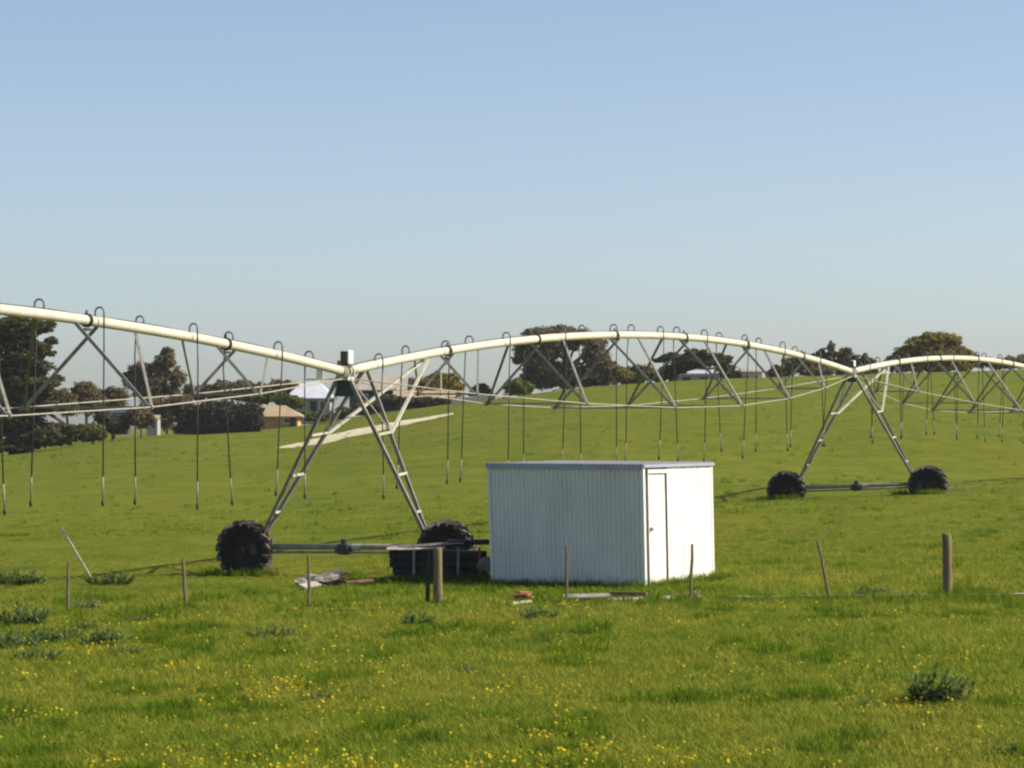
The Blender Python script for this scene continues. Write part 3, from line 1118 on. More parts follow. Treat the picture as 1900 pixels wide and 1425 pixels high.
board('offcut', 640, 1088, 700, 1082, .10, .05, M['rust_sheet'], 'brown offcut between the scrap heap and the timber stack', 'offcut', .05)
board('offcut', 560, 1096, 590, 1090, .16, .04, M['sheet_pale'], 'pale offcut poking out below the scrap heap', 'offcut', .06, .4)
board('offcut', 688, 1082, 724, 1080, .12, .06, M['wood_grey'], 'grey offcut beside the pale stone', 'offcut', .06)
board('offcut', 1130, 1115, 1200, 1116, .12, .07, M['rust_sheet'], 'rusty brown offcut behind the shorter broken grey plank', 'offcut', .10)


# ------------------------------------------------------------------ trees and shrubs
def leaf_mesh(pts, sizes, outward, tint, name, mat, parent):
    n = len(pts)
    rnd = rng.normal(size=(n, 3))
    nrm = rnd + outward * .9
    nrm /= np.linalg.norm(nrm, axis=1)[:, None] + 1e-9
    h = rng.normal(size=(n, 3))
    a = np.cross(nrm, h); a /= np.linalg.norm(a, axis=1)[:, None] + 1e-9
    b = np.cross(nrm, a)
    a *= sizes[:, None]; b *= (sizes * rng.uniform(.4, .75, n))[:, None]
    k = rng.uniform(-.25, .25, (n, 1))
    v = np.stack([pts - a, pts - b + a * k, pts + a, pts + b - a * k], axis=1).reshape(-1, 3)
    v -= np.array(root_loc(parent))
    me = bpy.data.meshes.new(name)
    me.vertices.add(4 * n)
    me.vertices.foreach_set("co", v.ravel())
    me.loops.add(4 * n)
    me.loops.foreach_set("vertex_index", np.arange(4 * n, dtype=np.int32))
    me.polygons.add(n)
    me.polygons.foreach_set("loop_start", np.arange(0, 4 * n, 4, dtype=np.int32))
    me.polygons.foreach_set("loop_total", np.full(n, 4, dtype=np.int32))
    me.update(calc_edges=True)
    at = me.attributes.new("tint", 'FLOAT', 'FACE')
    at.data.foreach_set("value", np.clip(tint, 0, 1).astype(np.float32))
    me.materials.append(mat)
    o = bpy.data.objects.new(name, me)
    COL.objects.link(o)
    o.parent = parent
    return o


def foliage(lobes, d, dens=1.0, leaf=None, flatten=1.0):
    P_, S_, O_, T_ = [], [], [], []
    for lb in lobes:
        x, y, rx, ry = lb[:4]
        dd = d + (lb[4] if len(lb) > 4 else 0)
        c = np.array(P(x, y, dd))
        ax, az = rx * dd / F, ry * dd / F
        ay = max(ax * .8, .6)
        ns = int(max(20, 62 * (ax * az) ** .6) * dens)
        ls = leaf or max(.13, .115 * (ax * az) ** .3)
        dirs = rng.normal(size=(ns, 3)); dirs /= np.linalg.norm(dirs, axis=1)[:, None]
        rad = rng.uniform(.35, .86, ns) ** .8
        sub = c + dirs * rad[:, None] * np.array([ax, ay, az])
        nl = 32
        sr = .26 * min(ax, az) + .12
        sr_i = sr * rng.uniform(.6, 1.25, ns)
        l = rng.normal(size=(ns, nl, 3)); l /= np.linalg.norm(l, axis=2)[:, :, None]
        off = l * (rng.uniform(.3, 1.0, (ns, nl)) * sr_i[:, None])[:, :, None] * np.array([1.15, 1.15, .75 * flatten])
        pts = (sub[:, None, :] + off).reshape(-1, 3)
        out = (l * .7 + dirs[:, None, :] * .6).reshape(-1, 3)
        tn = (rng.uniform(.1, .75, ns)[:, None] + rng.normal(0, .16, (ns, nl))).reshape(-1)
        P_.append(pts); O_.append(out); T_.append(tn)
        S_.append(ls * rng.uniform(.6, 1.3, len(pts)))
    return np.concatenate(P_), np.concatenate(S_), np.concatenate(O_), np.concatenate(T_)


def tree(name, label, cat, kind, d, base_x, lobes, dens=1.0, trunk_w=.0, leaf=None, flatten=1.0, group=None, limbs=True, mat=None):
    bx = (base_x - 950) / F * d
    bz = gz(bx, d)
    t = thing(name, (bx, d, bz), label, cat, group)
    p, s, o, tn = foliage(lobes, d, dens, leaf, flatten)
    p[:, 2] = np.maximum(p[:, 2], bz + .05)
    leaf_mesh(p, s, o, tn, 'crown', M['tree_' + kind], t)
    hgt = max(P(0, l[1], d).z for l in lobes) - bz
    tw = trunk_w or max(.06, hgt * .030)
    g = MB()
    cx = np.mean([P(l[0], l[1], d).x for l in lobes])
    zc = bz + hgt * .8
    q = [Vector((bx, d, bz - .3)), Vector((bx + (cx - bx) * .15, d, bz + hgt * .3)), Vector((bx + (cx - bx) * .6, d, bz + hgt * .6)), Vector((cx, d, zc))]
    g.tube(q, [tw * 1.35, tw, tw * .75, tw * .3], 8)
    if limbs:
        for l in lobes:
            c = P(l[0], l[1], d + (l[4] if len(l) > 4 else 0))
            st = q[1].lerp(q[2], random.uniform(0, .8))
            if (c - st).length > .6:
                mid = st.lerp(c, .5) + Vector((random.uniform(-.2, .2), random.uniform(-.2, .2), -.15))
                g.tube([st, mid, c], [tw * .55, tw * .38, tw * .12], 6)
    g.obj('trunk', M['bark'], t, smooth=True)
    return t


# big dark cypress at the left
lob = []
random.seed(5)
for i in range(52):
    y = 596 + 236 * (i / 51)
    wmax = 98 if y < 640 else (100 if y < 720 else 120 if y < 770 else 165)
    lob.append((random.uniform(-60, wmax - 18), y, random.uniform(26, 44), random.uniform(10, 17), random.uniform(-2.5, 2)))
lob += [(96, 632, 16, 8), (88, 655, 18, 7), (106, 705, 14, 10), (30, 600, 50, 14), (-20, 620, 60, 24), (20, 700, 70, 40), (10, 770, 80, 40), (100, 800, 55, 20), (60, 812, 70, 18), (10, 660, 70, 34), (40, 730, 60, 34), (20, 828, 60, 12), (100, 818, 50, 10), (-60, 700, 60, 80), (-60, 800, 60, 40)]
tree('cypress_tree', 'tall dark cypress with tiered branches down to the grass', 'tree', 'cypress', 305, 30, lob, 1.1, .55, flatten=.6)
tree('shrub', 'green rounded shrub at the foot of the tall dark cypress', 'shrub', 'bush', 312, 172, [(172, 800, 24, 18), (160, 808, 20, 14), (186, 806, 14, 12)], 1.2)
tree('bare_tree', 'reddish brown tree beside the tall dark cypress', 'tree', 'brown', 350, 128, [(124, 752, 22, 26), (118, 735, 14, 16)], 1.0)
tree('bare_tree', 'round brown tree with the domed crown left of the grey gum', 'tree', 'brown', 358, 160, [(158, 728, 28, 24), (150, 742, 28, 28), (175, 748, 26, 26)], 1.0)
tree('bare_tree', 'brown tree with a level crown just left of the grey gum', 'tree', 'brown', 360, 212, [(205, 735, 22, 20), (222, 742, 20, 24), (200, 756, 26, 20)], 1.0)
tree('gum_tree', 'grey green gum with two rounded crowns behind the irrigator rods', 'tree', 'gum', 345, 290,
     [(308, 668, 22, 18), (300, 685, 24, 20), (262, 688, 26, 20), (250, 708, 22, 18), (285, 712, 30, 22), (330, 700, 16, 22), (275, 728, 34, 16), (318, 726, 20, 14), (240, 700, 14, 14), (310, 652, 14, 8)], 1.1, .25)
tree('dark_shrub', 'dense dark shrub between the cypress and the small grey outbuilding', 'shrub', 'darkbush', 322, 208, [(205, 786, 24, 22), (222, 788, 20, 20), (190, 776, 16, 14)], 1.3, limbs=False)
tree('dark_shrub', 'dull brown shrub in front of the small grey outbuilding', 'shrub', 'brown', 322, 262, [(258, 775, 22, 22), (274, 780, 14, 18), (246, 770, 14, 16)], 1.2, limbs=False)
tree('brown_hedge', 'brown hedge below the grey gum', 'hedge', 'brown', 340, 310, [(285, 752, 26, 16), (310, 752, 26, 16), (308, 775, 22, 24), (335, 748, 26, 18), (292, 775, 16, 20)], 1.1, limbs=False)
hl = []
for i in range(13):
    x = 338 + i * 11.5
    hl.append((x, 772 + random.uniform(-4, 4), 16, 28 if i > 1 else 32))
    hl.append((x, 796 - i * .8, 16, 16))
tree('dark_hedge', 'long dense dark hedge left of the orange-walled outbuilding', 'hedge', 'darkbush', 318, 400, hl, 1.5, limbs=False)
bl = [(352 + i * 16, 730 + random.uniform(-4, 3) - .6 * i, 15, 18) for i in range(13)]
tree('bare_trees', 'long brown windbreak of trees behind the dark hedge', 'windbreak', 'brown', 372, 430, bl, 1.0, .1)
tree('bare_tree', 'thin brown tree rising above the windbreak', 'tree', 'brown', 380, 455, [(452, 712, 16, 10), (410, 712, 14, 9), (435, 716, 20, 9)], .8, .1)
tree('shrub', 'olive shrubbery along the front wall of the pale-roofed house', 'shrub', 'bush', 334, 540, [(530, 742, 24, 14), (552, 748, 18, 14), (510, 735, 20, 12), (490, 738, 22, 12), (470, 740, 22, 12)], 1.2, limbs=False)
tree('shrub', 'dark green bush below the pinkish roofed house', 'shrub', 'bush', 326, 690, [(695, 752, 18, 10), (676, 755, 16, 9), (640, 762, 22, 8)], 1.2, limbs=False)
tree('dark_shrub', 'low dark hedge in front of the long house verandah', 'hedge', 'darkbush', 326, 760, [(715 + 14 * i, 744 + i * .6, 13, 11) for i in range(9)], 1.4, limbs=False)
tree('olive_tree', 'broad olive green tree behind the thin pale pole', 'tree', 'olive', 352, 815, [(800, 718, 26, 24), (825, 715, 26, 26), (845, 724, 20, 18), (778, 728, 20, 16), (815, 700, 20, 12), (842, 704, 12, 12)], 1.0, .15)
tree('bare_tree', 'sparse brown tree above the pinkish roof', 'tree', 'brown', 365, 765, [(760, 712, 22, 12), (745, 705, 14, 8)], .8, .1)
tree('dark_shrub', 'small dark round tree right of the olive tree', 'tree', 'darkbush', 345, 892, [(892, 722, 16, 13), (885, 730, 16, 10), (902, 730, 12, 9)], 1.1)
tree('dark_shrub', 'dark round bush at the left foot of the great gum', 'shrub', 'bush', 338, 962, [(958, 716, 20, 16), (975, 722, 18, 15), (945, 724, 12, 12)], 1.3, limbs=False)
tree('gum_tree', 'great dark gum with a wide crown behind the pipe arch', 'tree', 'gum', 345, 1052,
     [(1000, 622, 34, 20), (1040, 618, 34, 16), (1075, 622, 30, 14), (975, 645, 24, 22), (965, 662, 14, 16), (1010, 650, 36, 28), (1000, 680, 32, 26), (1020, 700, 30, 18), (1100, 640, 28, 20),
      (1105, 665, 30, 24), (1122, 680, 24, 26), (1095, 695, 34, 22), (1130, 700, 18, 16), (1040, 690, 24, 24), (1055, 640, 22, 14), (985, 700, 22, 18), (1060, 706, 26, 14), (1085, 708, 26, 12), (1035, 712, 26, 10), (1005, 714, 22, 9), (1115, 708, 22, 10)], 1.15, .40)
tree('shrub', 'yellowish green bush at the right foot of the great gum', 'shrub', 'olive', 340, 1165, [(1160, 700, 22, 16), (1180, 704, 18, 12), (1150, 690, 14, 14)], 1.2, limbs=False)
tree('bare_tree', 'brown bush between the great gum and the flat-topped cypress', 'shrub', 'brown', 352, 1200, [(1200, 692, 24, 16), (1180, 686, 16, 12), (1222, 700, 18, 12)], 1.0)
tree('cypress_tree', 'windswept flat-topped dark cypress shading a pale wall', 'tree', 'cypress', 340, 1245,
     [(1290, 655, 28, 9), (1320, 661, 28, 8), (1250, 663, 28, 10), (1275, 668, 36, 12), (1305, 672, 36, 11), (1335, 672, 26, 8), (1260, 682, 28, 12), (1240, 692, 22, 13), (1345, 664, 18, 6), (1225, 668, 16, 6), (1350, 682, 18, 8)], 1.3, .35, flatten=.6)
tree('shrub', 'dark green bush at the left of the small cream cottage', 'shrub', 'darkbush', 340, 1362, [(1350, 697, 18, 9), (1368, 697, 14, 10), (1340, 684, 14, 8)], 1.2, limbs=False)
tree('dark_tree', 'reddish dark tree just under the falling pipe', 'tree', 'brown', 350, 1470, [(1468, 678, 22, 18), (1490, 672, 22, 20), (1455, 690, 18, 12), (1500, 688, 26, 12), (1530, 690, 26, 10)], 1.1)
tree('dark_shrub', 'blue green bush at the left of the reddish dark tree', 'shrub', 'darkbush', 346, 1440, [(1440, 690, 12, 14), (1430, 694, 10, 8)], 1.1, limbs=False)
cl = []
for (x, y0) in ((1512, 655), (1525, 648), (1542, 634), (1560, 648), (1573, 645), (1590, 660), (1605, 658), (1618, 666)):
    cl += [(x, y0 + 6, 7, 10), (x + 2, y0 + 20, 10, 14), (x, y0 + 36, 13, 14)]
tree('casuarina_tree', 'wispy casuarina with spiky tops behind the far tower', 'tree', 'casuarina', 352, 1560, cl, .75, .2)
tree('pine_tree', 'domed olive tree standing behind the last pipe arch', 'tree', 'olive', 345, 1730,
     [(1735, 630, 32, 16), (1762, 632, 24, 16), (1705, 640, 30, 18), (1680, 656, 26, 16), (1740, 652, 40, 18), (1775, 652, 20, 20), (1710, 668, 36, 14), (1660, 668, 18, 10), (1765, 672, 30, 12), (1790, 660, 16, 14), (1700, 682, 34, 10), (1745, 684, 36, 10), (1785, 680, 22, 10), (1665, 682, 24, 9)], 1.25, .3)
tree('bare_trees', 'low brown scrub sloping down right of the domed olive tree', 'scrub', 'brown', 352, 1850, [(1800, 668, 20, 14), (1822, 672, 22, 12), (1848, 674, 22, 12), (1875, 674, 22, 13), (1900, 672, 24, 14), (1930, 672, 28, 16), (1965, 670, 28, 18)], 1.0, .1)
tree('bare_tree', 'small brown bush right of the white track end', 'shrub', 'brown', 345, 1010, [(1140, 706, 12, 8), (1120, 710, 10, 6)], 1.0, .05, limbs=False)


tree('shrub', 'low green garden bush under the pale-roofed house', 'shrub', 'bush', 338, 585, [(575, 772, 16, 9), (592, 774, 18, 9), (560, 770, 12, 8)], 1.2, limbs=False)
tree('shrub', 'low brown garden bush right of the pale-roofed house', 'shrub', 'brown', 336, 625, [(618, 772, 16, 9), (634, 770, 16, 9)], 1.2, limbs=False)


# ------------------------------------------------------------------ far buildings
def gable(name, label, x0, x1, y_eave, y_ridge, y_base, d, depth, wall, roof_m, windows=(), doors=(), yaw=0.0, over=.35, hip=0.0, chimney=None):
    """building whose long side faces the camera; pixel extents at depth d"""
    c = P((x0 + x1) / 2, y_base, d)
    L = (x1 - x0) * d / F
    he = (y_base - y_eave) * d / F
    hr = (y_base - y_ridge) * d / F
    base = Vector((c.x, c.y, c.z))
    t = thing(name, base, label, 'house' if 'house' in name or 'cottage' in name else 'outbuilding')
    rot = Matrix.Rotation(yaw, 3, 'Z')
    W = lambda x, y, z: base + rot @ Vector((x, y, z))
    h2 = L / 2
    g = MB()
    low = -1.2
    v = [W(-h2, 0, low), W(h2, 0, low), W(h2, depth, low), W(-h2, depth, low), W(-h2, 0, he), W(h2, 0, he), W(h2, depth, he), W(-h2, depth, he)]
    g.add(v, [(0, 1, 5, 4), (1, 2, 6, 5), (2, 3, 7, 6), (3, 0, 4, 7)])
    if hip == 0:
        g.add([W(-h2, 0, he), W(-h2, depth, he), W(-h2, depth / 2, hr - .05)], [(0, 1, 2)])
        g.add([W(h2, 0, he), W(h2, depth, he), W(h2, depth / 2, hr - .05)], [(0, 1, 2)])
    g.obj('wall', wall, t)
    g = MB()
    o = over
    hp = hip
    for dz in (0, -.12):
        g.add([W(-h2 - o, -o, he - .08 + dz), W(h2 + o, -o, he - .08 + dz), W(h2 + o, depth + o, he - .08 + dz), W(-h2 - o, depth + o, he - .08 + dz),
               W(-h2 - o + hp + (o if hp else 0), depth / 2, hr + dz), W(h2 + o - hp - (o if hp else 0), depth / 2, hr + dz)],
              [(0, 1, 5, 4), (2, 3, 4, 5)] + ([(1, 2, 5), (3, 0, 4)] if hp else []))
    g.add([W(-h2 - o, -o, he - .2), W(h2 + o, -o, he - .2), W(h2 + o, -o, he - .08), W(-h2 - o, -o, he - .08)], [(0, 1, 2, 3)])
    r_ = g.obj('roof', roof_m, t)
    if chimney is not None:
        g = MB(); g.box(W(chimney, depth / 2, hr + .3), (.7, .7, 1.6)); g.obj('chimney', M['wall_cream'], r_)
    for (fx, z0, w, h) in windows:
        g = MB(); g.box(W(-h2 + L * fx, -.03, z0 + h / 2), (w, .08, h), rot); wo_ = g.obj('window', M['boxwhite'], t)
        g = MB(); g.box(W(-h2 + L * fx, -.075, z0 + h / 2), (w - .2, .04, h - .2), rot); g.obj('pane', M['glass'], wo_)
    for (fx, w, h) in doors:
        g = MB(); g.box(W(-h2 + L * fx, -.03, h / 2 - .2), (w, .08, h), rot); g.obj('door', M['wall_dark'], t)
    return t


gable('outbuilding', 'low outbuilding with tan roof and bright orange end wall', 462, 552, 771, 752, 790, 330, 5.5, M['wall_orange'], M['roof_tan'],
      windows=((.78, .2, .7, .6),), doors=((.9, .6, 1.2),), hip=1.4, over=.5)
gable('house', 'house with a shining pale blue hipped roof', 536, 612, 737, 702, 766, 345, 7, M['wall_grey'], M['roof_blue'],
      windows=((.25, .4, .7, .9), (.8, .4, .5, .9)), doors=((.6, .7, 1.4),), hip=1.6, over=.45, chimney=.9)
gable('house', 'long house with pinkish roof and shadowed verandah', 648, 742, 722, 692, 750, 350, 8, M['wall_dark'], M['roof_pink'],
      windows=((.3, .3, .8, .8), (.75, .3, .8, .8)), doors=((.5, .7, 1.3),), over=.8)
gable('outbuilding', 'low wing with brown roof right of the pinkish roofed house', 735, 838, 737, 724, 752, 346, 6, M['wall_dark'], M['roof_tan'],
      windows=((.3, .1, .6, .5), (.7, .1, .6, .5)), over=.4)
gable('outbuilding', 'small grey outbuilding half hidden behind the brown shrub', 272, 292, 776, 770, 790, 335, 3, M['wall_grey'], M['roof_tan'], doors=((.6, .4, .7),), over=.15)
gable('outbuilding', 'tiny white roofed hut beside the dense dark shrub', 206, 236, 762, 755, 785, 345, 3, M['wall_dark'], M['roof_blue'], windows=((.5, .5, .4, .4),), over=.15)
gable('cottage', 'small cream cottage on the hill crest beside the flat-topped cypress', 1378, 1414, 688, 680, 706, 342, 4, M['wall_cream'], M['roof_pink'],
      windows=((.3, .2, .4, .4), (.75, .2, .4, .4)), over=.2)
gable('outbuilding', 'long pale grey shed under the flat-topped cypress', 1258, 1338, 692, 688, 712, 352, 5, M['wall_grey'], M['roof_blue'], doors=((.2, .8, .9), (.6, .8, .9)), over=.2)
# low cream wall of blocks below the gum
c0 = P(838, 748, 318); c1 = P(944, 748, 318)
wall = thing('low_wall', (c0.x, c0.y, gz(c0.x, c0.y)), 'low cream block wall at the top of the paddock', 'wall')
nb = 9
for i in range(nb):
    if i == 7: continue
    a, b2 = c0.lerp(c1, i / nb), c0.lerp(c1, (i + 1) / nb)
    z = gz((a.x + b2.x) / 2, 318)
    g = MB(); g.box(((a.x + b2.x) / 2, 318, z + .28), ((b2.x - a.x) * .96, .4, .75), None, .03)
    g.obj('block', M['wall_cream'], wall)
# thin pale pole
q = P(818, 722, 340)
g = MB(); g.tube([(q.x, q.y, gz(q.x, q.y) - .3), (q.x, q.y, P(0, 690, 340).z)], [.11, .08], 8)
tag(g.obj('pole', M['wood_pale'], origin=(q.x, q.y, gz(q.x, q.y))), 'thin pale pole in front of the olive tree', 'pole')


# ------------------------------------------------------------------ thistles and weeds
def thistle(x, y, w_px, h_px, label, group=None, n=None, seed=0, name='thistle'):
    b_ = ground_hit(x, y)
    s = b_.y / F
    w, h = w_px * s, h_px * s
    rs = random.Random(seed)
    pts, nr = [], []
    t = thing(name, b_, label, 'thistle' if name == 'thistle' else 'weed', group)
    verts, faces, tint = [], [], []

    def leaf(base, d, up, L, wd, tn):
        side = d.cross(up)
        if side.length < 1e-3: side = Vector((1, 0, 0))
        side.normalize()
        nseg = 4
        prev = None
        for i in range(nseg + 1):
            f = i / nseg
            c = base + d * L * f + up * (.35 * L * f * (1 - f) * 1.4 - .18 * L * f * f)
            ww = wd * (math.sin(math.pi * (.12 + .88 * f) ** .8)) * (1.25 if i % 2 else .65) + .002
            if i == nseg: ww = .002
            a_, b2_ = c - side * ww, c + side * ww
            k = len(verts)
            verts.extend([a_, b2_])
            if prev is not None:
                faces.append((prev, prev + 1, k + 1, k)); tint.append(tn + rs.uniform(-.1, .1))
            prev = k

    stems = n or int(14 + 70 * w * h)
    g = MB()
    for i in range(stems):
        an = rs.uniform(0, 2 * math.pi)
        rr = math.sqrt(rs.uniform(0, 1)) * w * .36
        bp_ = b_ + Vector((math.cos(an) * rr, math.sin(an) * rr * .9, -.02))
        hh = h * rs.uniform(.45, 1.0) * (1 - .35 * rr / (w * .36 + 1e-6))
        lean = Vector((math.cos(an) * rr * .55, math.sin(an) * rr * .55, 0))
        tip = bp_ + lean + Vector((rs.uniform(-.05, .05), rs.uniform(-.05, .05), hh))
        g.tube([bp_, bp_.lerp(tip, .5) + Vector((rs.uniform(-.02, .02), 0, 0)), tip], [.008, .006, .003], 4)
        nl = rs.randint(11, 16)
        for j in range(nl):
            f = j / nl
            q = bp_.lerp(tip, .05 + .95 * f)
            a2 = rs.uniform(0, 2 * math.pi)
            L = min(h * rs.uniform(.3, .6), .24) * (1.1 - .6 * f)
            d_ = Vector((math.cos(a2), math.sin(a2), rs.uniform(.1, .8) + .5 * f)).normalized()
            leaf(q, d_, Vector((0, 0, 1)), L, L * rs.uniform(.05, .10), rs.uniform(.0, 1.0) ** 1.3)
    g.obj('stem', M['wood_grey'] if seed == 11 else M['stalk'], t)
    g2 = MB(); g2.v = [tuple(v_) for v_ in verts]; g2.f = faces
    o = g2.obj('leaves', M['thistle'], t)
    at = o.data.attributes.new("tint", 'FLOAT', 'FACE')
    if len(o.data.polygons) == len(tint):
        at.data.foreach_set("value", np.clip(np.array(tint), 0, 1).astype(np.float32))
    return t


thistle(1738, 1308, 125, 88, 'large spiky dark thistle in the flowered foreground grass', seed=1)
thistle(1745, 1338, 80, 30, 'low dark thistle rosette just below the large spiky thistle', seed=2)
thistle(1605, 1318, 70, 34, 'small dark thistle left of the large spiky thistle', seed=3)
thistle(1000, 1152, 70, 40, 'bushy thistle in front of the terracotta tiles', seed=4)
thistle(1618, 1106, 90, 30, 'low leafy thistle between a leaning dropper and a thick post', seed=5)
thistle(30, 1165, 120, 62, 'tall thistle beside the far left dropper', seed=6)
thistle(20, 1205, 130, 52, 'broad thistle clump below the tall left thistle', seed=7)
thistle(95, 1190, 110, 42, 'thistle clump between the left droppers', seed=8)
thistle(190, 1200, 110, 46, 'spreading grey green thistle under the leaning stake', seed=9)
thistle(255, 1158, 60, 26, 'small thistle by the foot of the leaning dropper at left', seed=10)
thistle(160, 1136, 60, 36, 'brownish thistle tuft right of a left dropper', seed=11)
thistle(505, 1185, 90, 34, 'low thistle below the scrap sheet heap', seed=12)
thistle(600, 1305, 90, 34, 'flat thistle in the middle of the yellow flowers', seed=13)
thistle(775, 1165, 60, 44, 'upright weed tuft under the thick middle post', seed=14)
thistle(205, 1085, 90, 34, 'leafy weed at the foot of the pale leaning stake', seed=15)
thistle(30, 1085, 110, 38, 'dark weed patch at the end of the pipe shadow', seed=16)
thistle(40, 1345, 90, 32, 'dark weed tuft among dense yellow flowers', seed=17)
thistle(70, 1225, 100, 36, 'low weed clump under the broad left thistle clump', seed=22)
thistle(150, 1172, 70, 30, 'small weed between two thistle clumps near the left dropper', seed=23)
thistle(240, 1215, 70, 26, 'sparse weed right of the spreading grey green thistle', seed=24)
thistle(1690, 1352, 70, 20, 'flat weed in grass below the small dark thistle', seed=25)
thistle(1200, 1150, 80, 20, 'low weed in front of the flat pale stone', seed=26)
thistle(1895, 1405, 120, 42, 'dark weed tuft in the lower foreground corner', seed=18)
thistle(1760, 1112, 60, 26, 'tuft of weeds round the foot of the right thick post', seed=19)
thistle(985, 1195, 80, 26, 'flat weed among flowers in front of the bushy thistle', seed=20)
thistle(870, 1250, 90, 26, 'sprawling low weed in open foreground grass', seed=21)


# ------------------------------------------------------------------ grass and flowers (stuff)
def proto_blades(name, n, hmin, hmax, spread, wid, mat, seed, bend=.5):
    r = random.Random(seed)
    g = MB()
    for _ in range(n):
        an = r.uniform(0, 2 * math.pi); rr = math.sqrt(r.random()) * spread
        b0 = Vector((math.cos(an) * rr, math.sin(an) * rr, -.02))
        a2 = r.uniform(0, 2 * math.pi)
        h = r.uniform(hmin, hmax)
        ln = Vector((math.cos(a2), math.sin(a2), 0)) * h * r.uniform(.1, bend)
        sd = Vector((-math.sin(a2), math.cos(a2), 0)) if r.random() < .5 else Vector((math.cos(a2 + 1), math.sin(a2 + 1), 0))
        w = wid * r.uniform(.7, 1.3)
        m1 = b0 + ln * .35 + Vector((0, 0, h * .6))
        tp = b0 + ln + Vector((0, 0, h))
        g.add([b0 - sd * w, b0 + sd * w, m1 + sd * w * .8, m1 - sd * w * .8, tp], [(0, 1, 2, 3), (3, 2, 4)])
    me = bpy.data.meshes.new(name)
    me.from_pydata(g.v, [], g.f)
    at = me.attributes.new("tint", 'FLOAT', 'FACE')
    at.data.foreach_set("value", np.repeat(rng.uniform(0, 1, n) ** 1.2, 2).astype(np.float32))
    me.materials.append(mat)
    return bpy.data.objects.new(name, me)


def proto_flower(name, seed):
    r = random.Random(seed)
    g = MB()
    h = r.uniform(.07, .13)
    g.add([(-.001, 0, 0), (.001, 0, 0), (.001, 0, h), (-.001, 0, h)], [(0, 1, 2, 3)])
    n = 8
    tilt = Matrix.Rotation(r.uniform(.5, 1.0), 3, 'X')
    c = Vector((0, 0, h))
    ring = []
    for k in range(n * 2):
        an = math.pi * k / n
        rad = .018 if k % 2 == 0 else .011
        ring.append(c + tilt @ Vector((math.cos(an) * rad, math.sin(an) * rad, .006)))
    g.add([c] + ring, [(0, 1 + k, 1 + (k + 1) % (2 * n)) for k in range(2 * n)])
    me = bpy.data.meshes.new(name)
    me.from_pydata(g.v, [], g.f)
    me.materials.append(M['petal'])
    return bpy.data.objects.new(name, me)


def scatter(name, pts, rot, scl, idx, protos, label=None):
    pc = bpy.data.collections.new(name + '_forms')
    for i, p in enumerate(protos):
        p.name = f"{name}_form_{chr(97 + i)}"
        pc.objects.link(p)
    me = bpy.data.meshes.new(name)
    me.vertices.add(len(pts))
    me.vertices.foreach_set("co", np.asarray(pts, dtype=np.float32).ravel())
    a = me.attributes.new("rot", 'FLOAT_VECTOR', 'POINT'); a.data.foreach_set("vector", np.asarray(rot, dtype=np.float32).ravel())
    a = me.attributes.new("scl", 'FLOAT', 'POINT'); a.data.foreach_set("value", np.asarray(scl, dtype=np.float32))
    a = me.attributes.new("idx", 'INT', 'POINT'); a.data.foreach_set("value", np.asarray(idx, dtype=np.int32))
    o = bpy.data.objects.new(name, me)
    COL.objects.link(o)
    tag(o, label, None, None, 'stuff')
    ng = bpy.data.node_groups.new(name + '_nodes', 'GeometryNodeTree')
    ng.interface.new_socket("Geometry", in_out='INPUT', socket_type='NodeSocketGeometry')
    ng.interface.new_socket("Geometry", in_out='OUTPUT', socket_type='NodeSocketGeometry')
    N_ = ng.nodes
    gi, go = N_.new('NodeGroupInput'), N_.new('NodeGroupOutput')
    iop = N_.new('GeometryNodeInstanceOnPoints')
    ci = N_.new('GeometryNodeCollectionInfo')
    ci.inputs['Collection'].default_value = pc
    ci.inputs['Separate Children'].default_value = True
    ci.inputs['Reset Children'].default_value = True
    iop.inputs['Pick Instance'].default_value = True
    L = ng.links

    def attr(nm, ty):
        n = N_.new('GeometryNodeInputNamedAttribute'); n.data_type = ty; n.inputs['Name'].default_value = nm
        return n.outputs['Attribute']
    e2r = N_.new('FunctionNodeEulerToRotation')
    L.new(attr('rot', 'FLOAT_VECTOR'), e2r.inputs[0])
    L.new(e2r.outputs[0], iop.inputs['Rotation'])
    L.new(attr('scl', 'FLOAT'), iop.inputs['Scale'])
    L.new(attr('idx', 'INT'), iop.inputs['Instance Index'])
    L.new(gi.outputs[0], iop.inputs['Points'])
    L.new(ci.outputs[0], iop.inputs['Instance'])
    L.new(iop.outputs[0], go.inputs[0])
    md = o.modifiers.new('scatter', 'NODES')
    md.node_group = ng
    return o


def field_points(bands, margin=3.5):
    """points over the paddock; bands: (d0, d1, per square metre)"""
    out = []
    for d0, d1, den in bands:
        area = .156 * (d1 * d1 - d0 * d0) + 2 * margin * (d1 - d0)
        n = int(area * den)
        d = np.sqrt(rng.uniform(d0 * d0, d1 * d1, n))
        u = rng.uniform(-1, 1, n)
        out.append(np.stack([u * (.156 * d + margin), d], axis=1))
    return np.concatenate(out)


def inside_shed(x, y):
    r = Vector((x, y, 0)) - Vector((K0.x, K0.y, 0))
    a, b2 = r.dot(E1), r.dot(E2)
    return -.02 < a < W1 + .02 and -.03 < b2 < W2 + .02


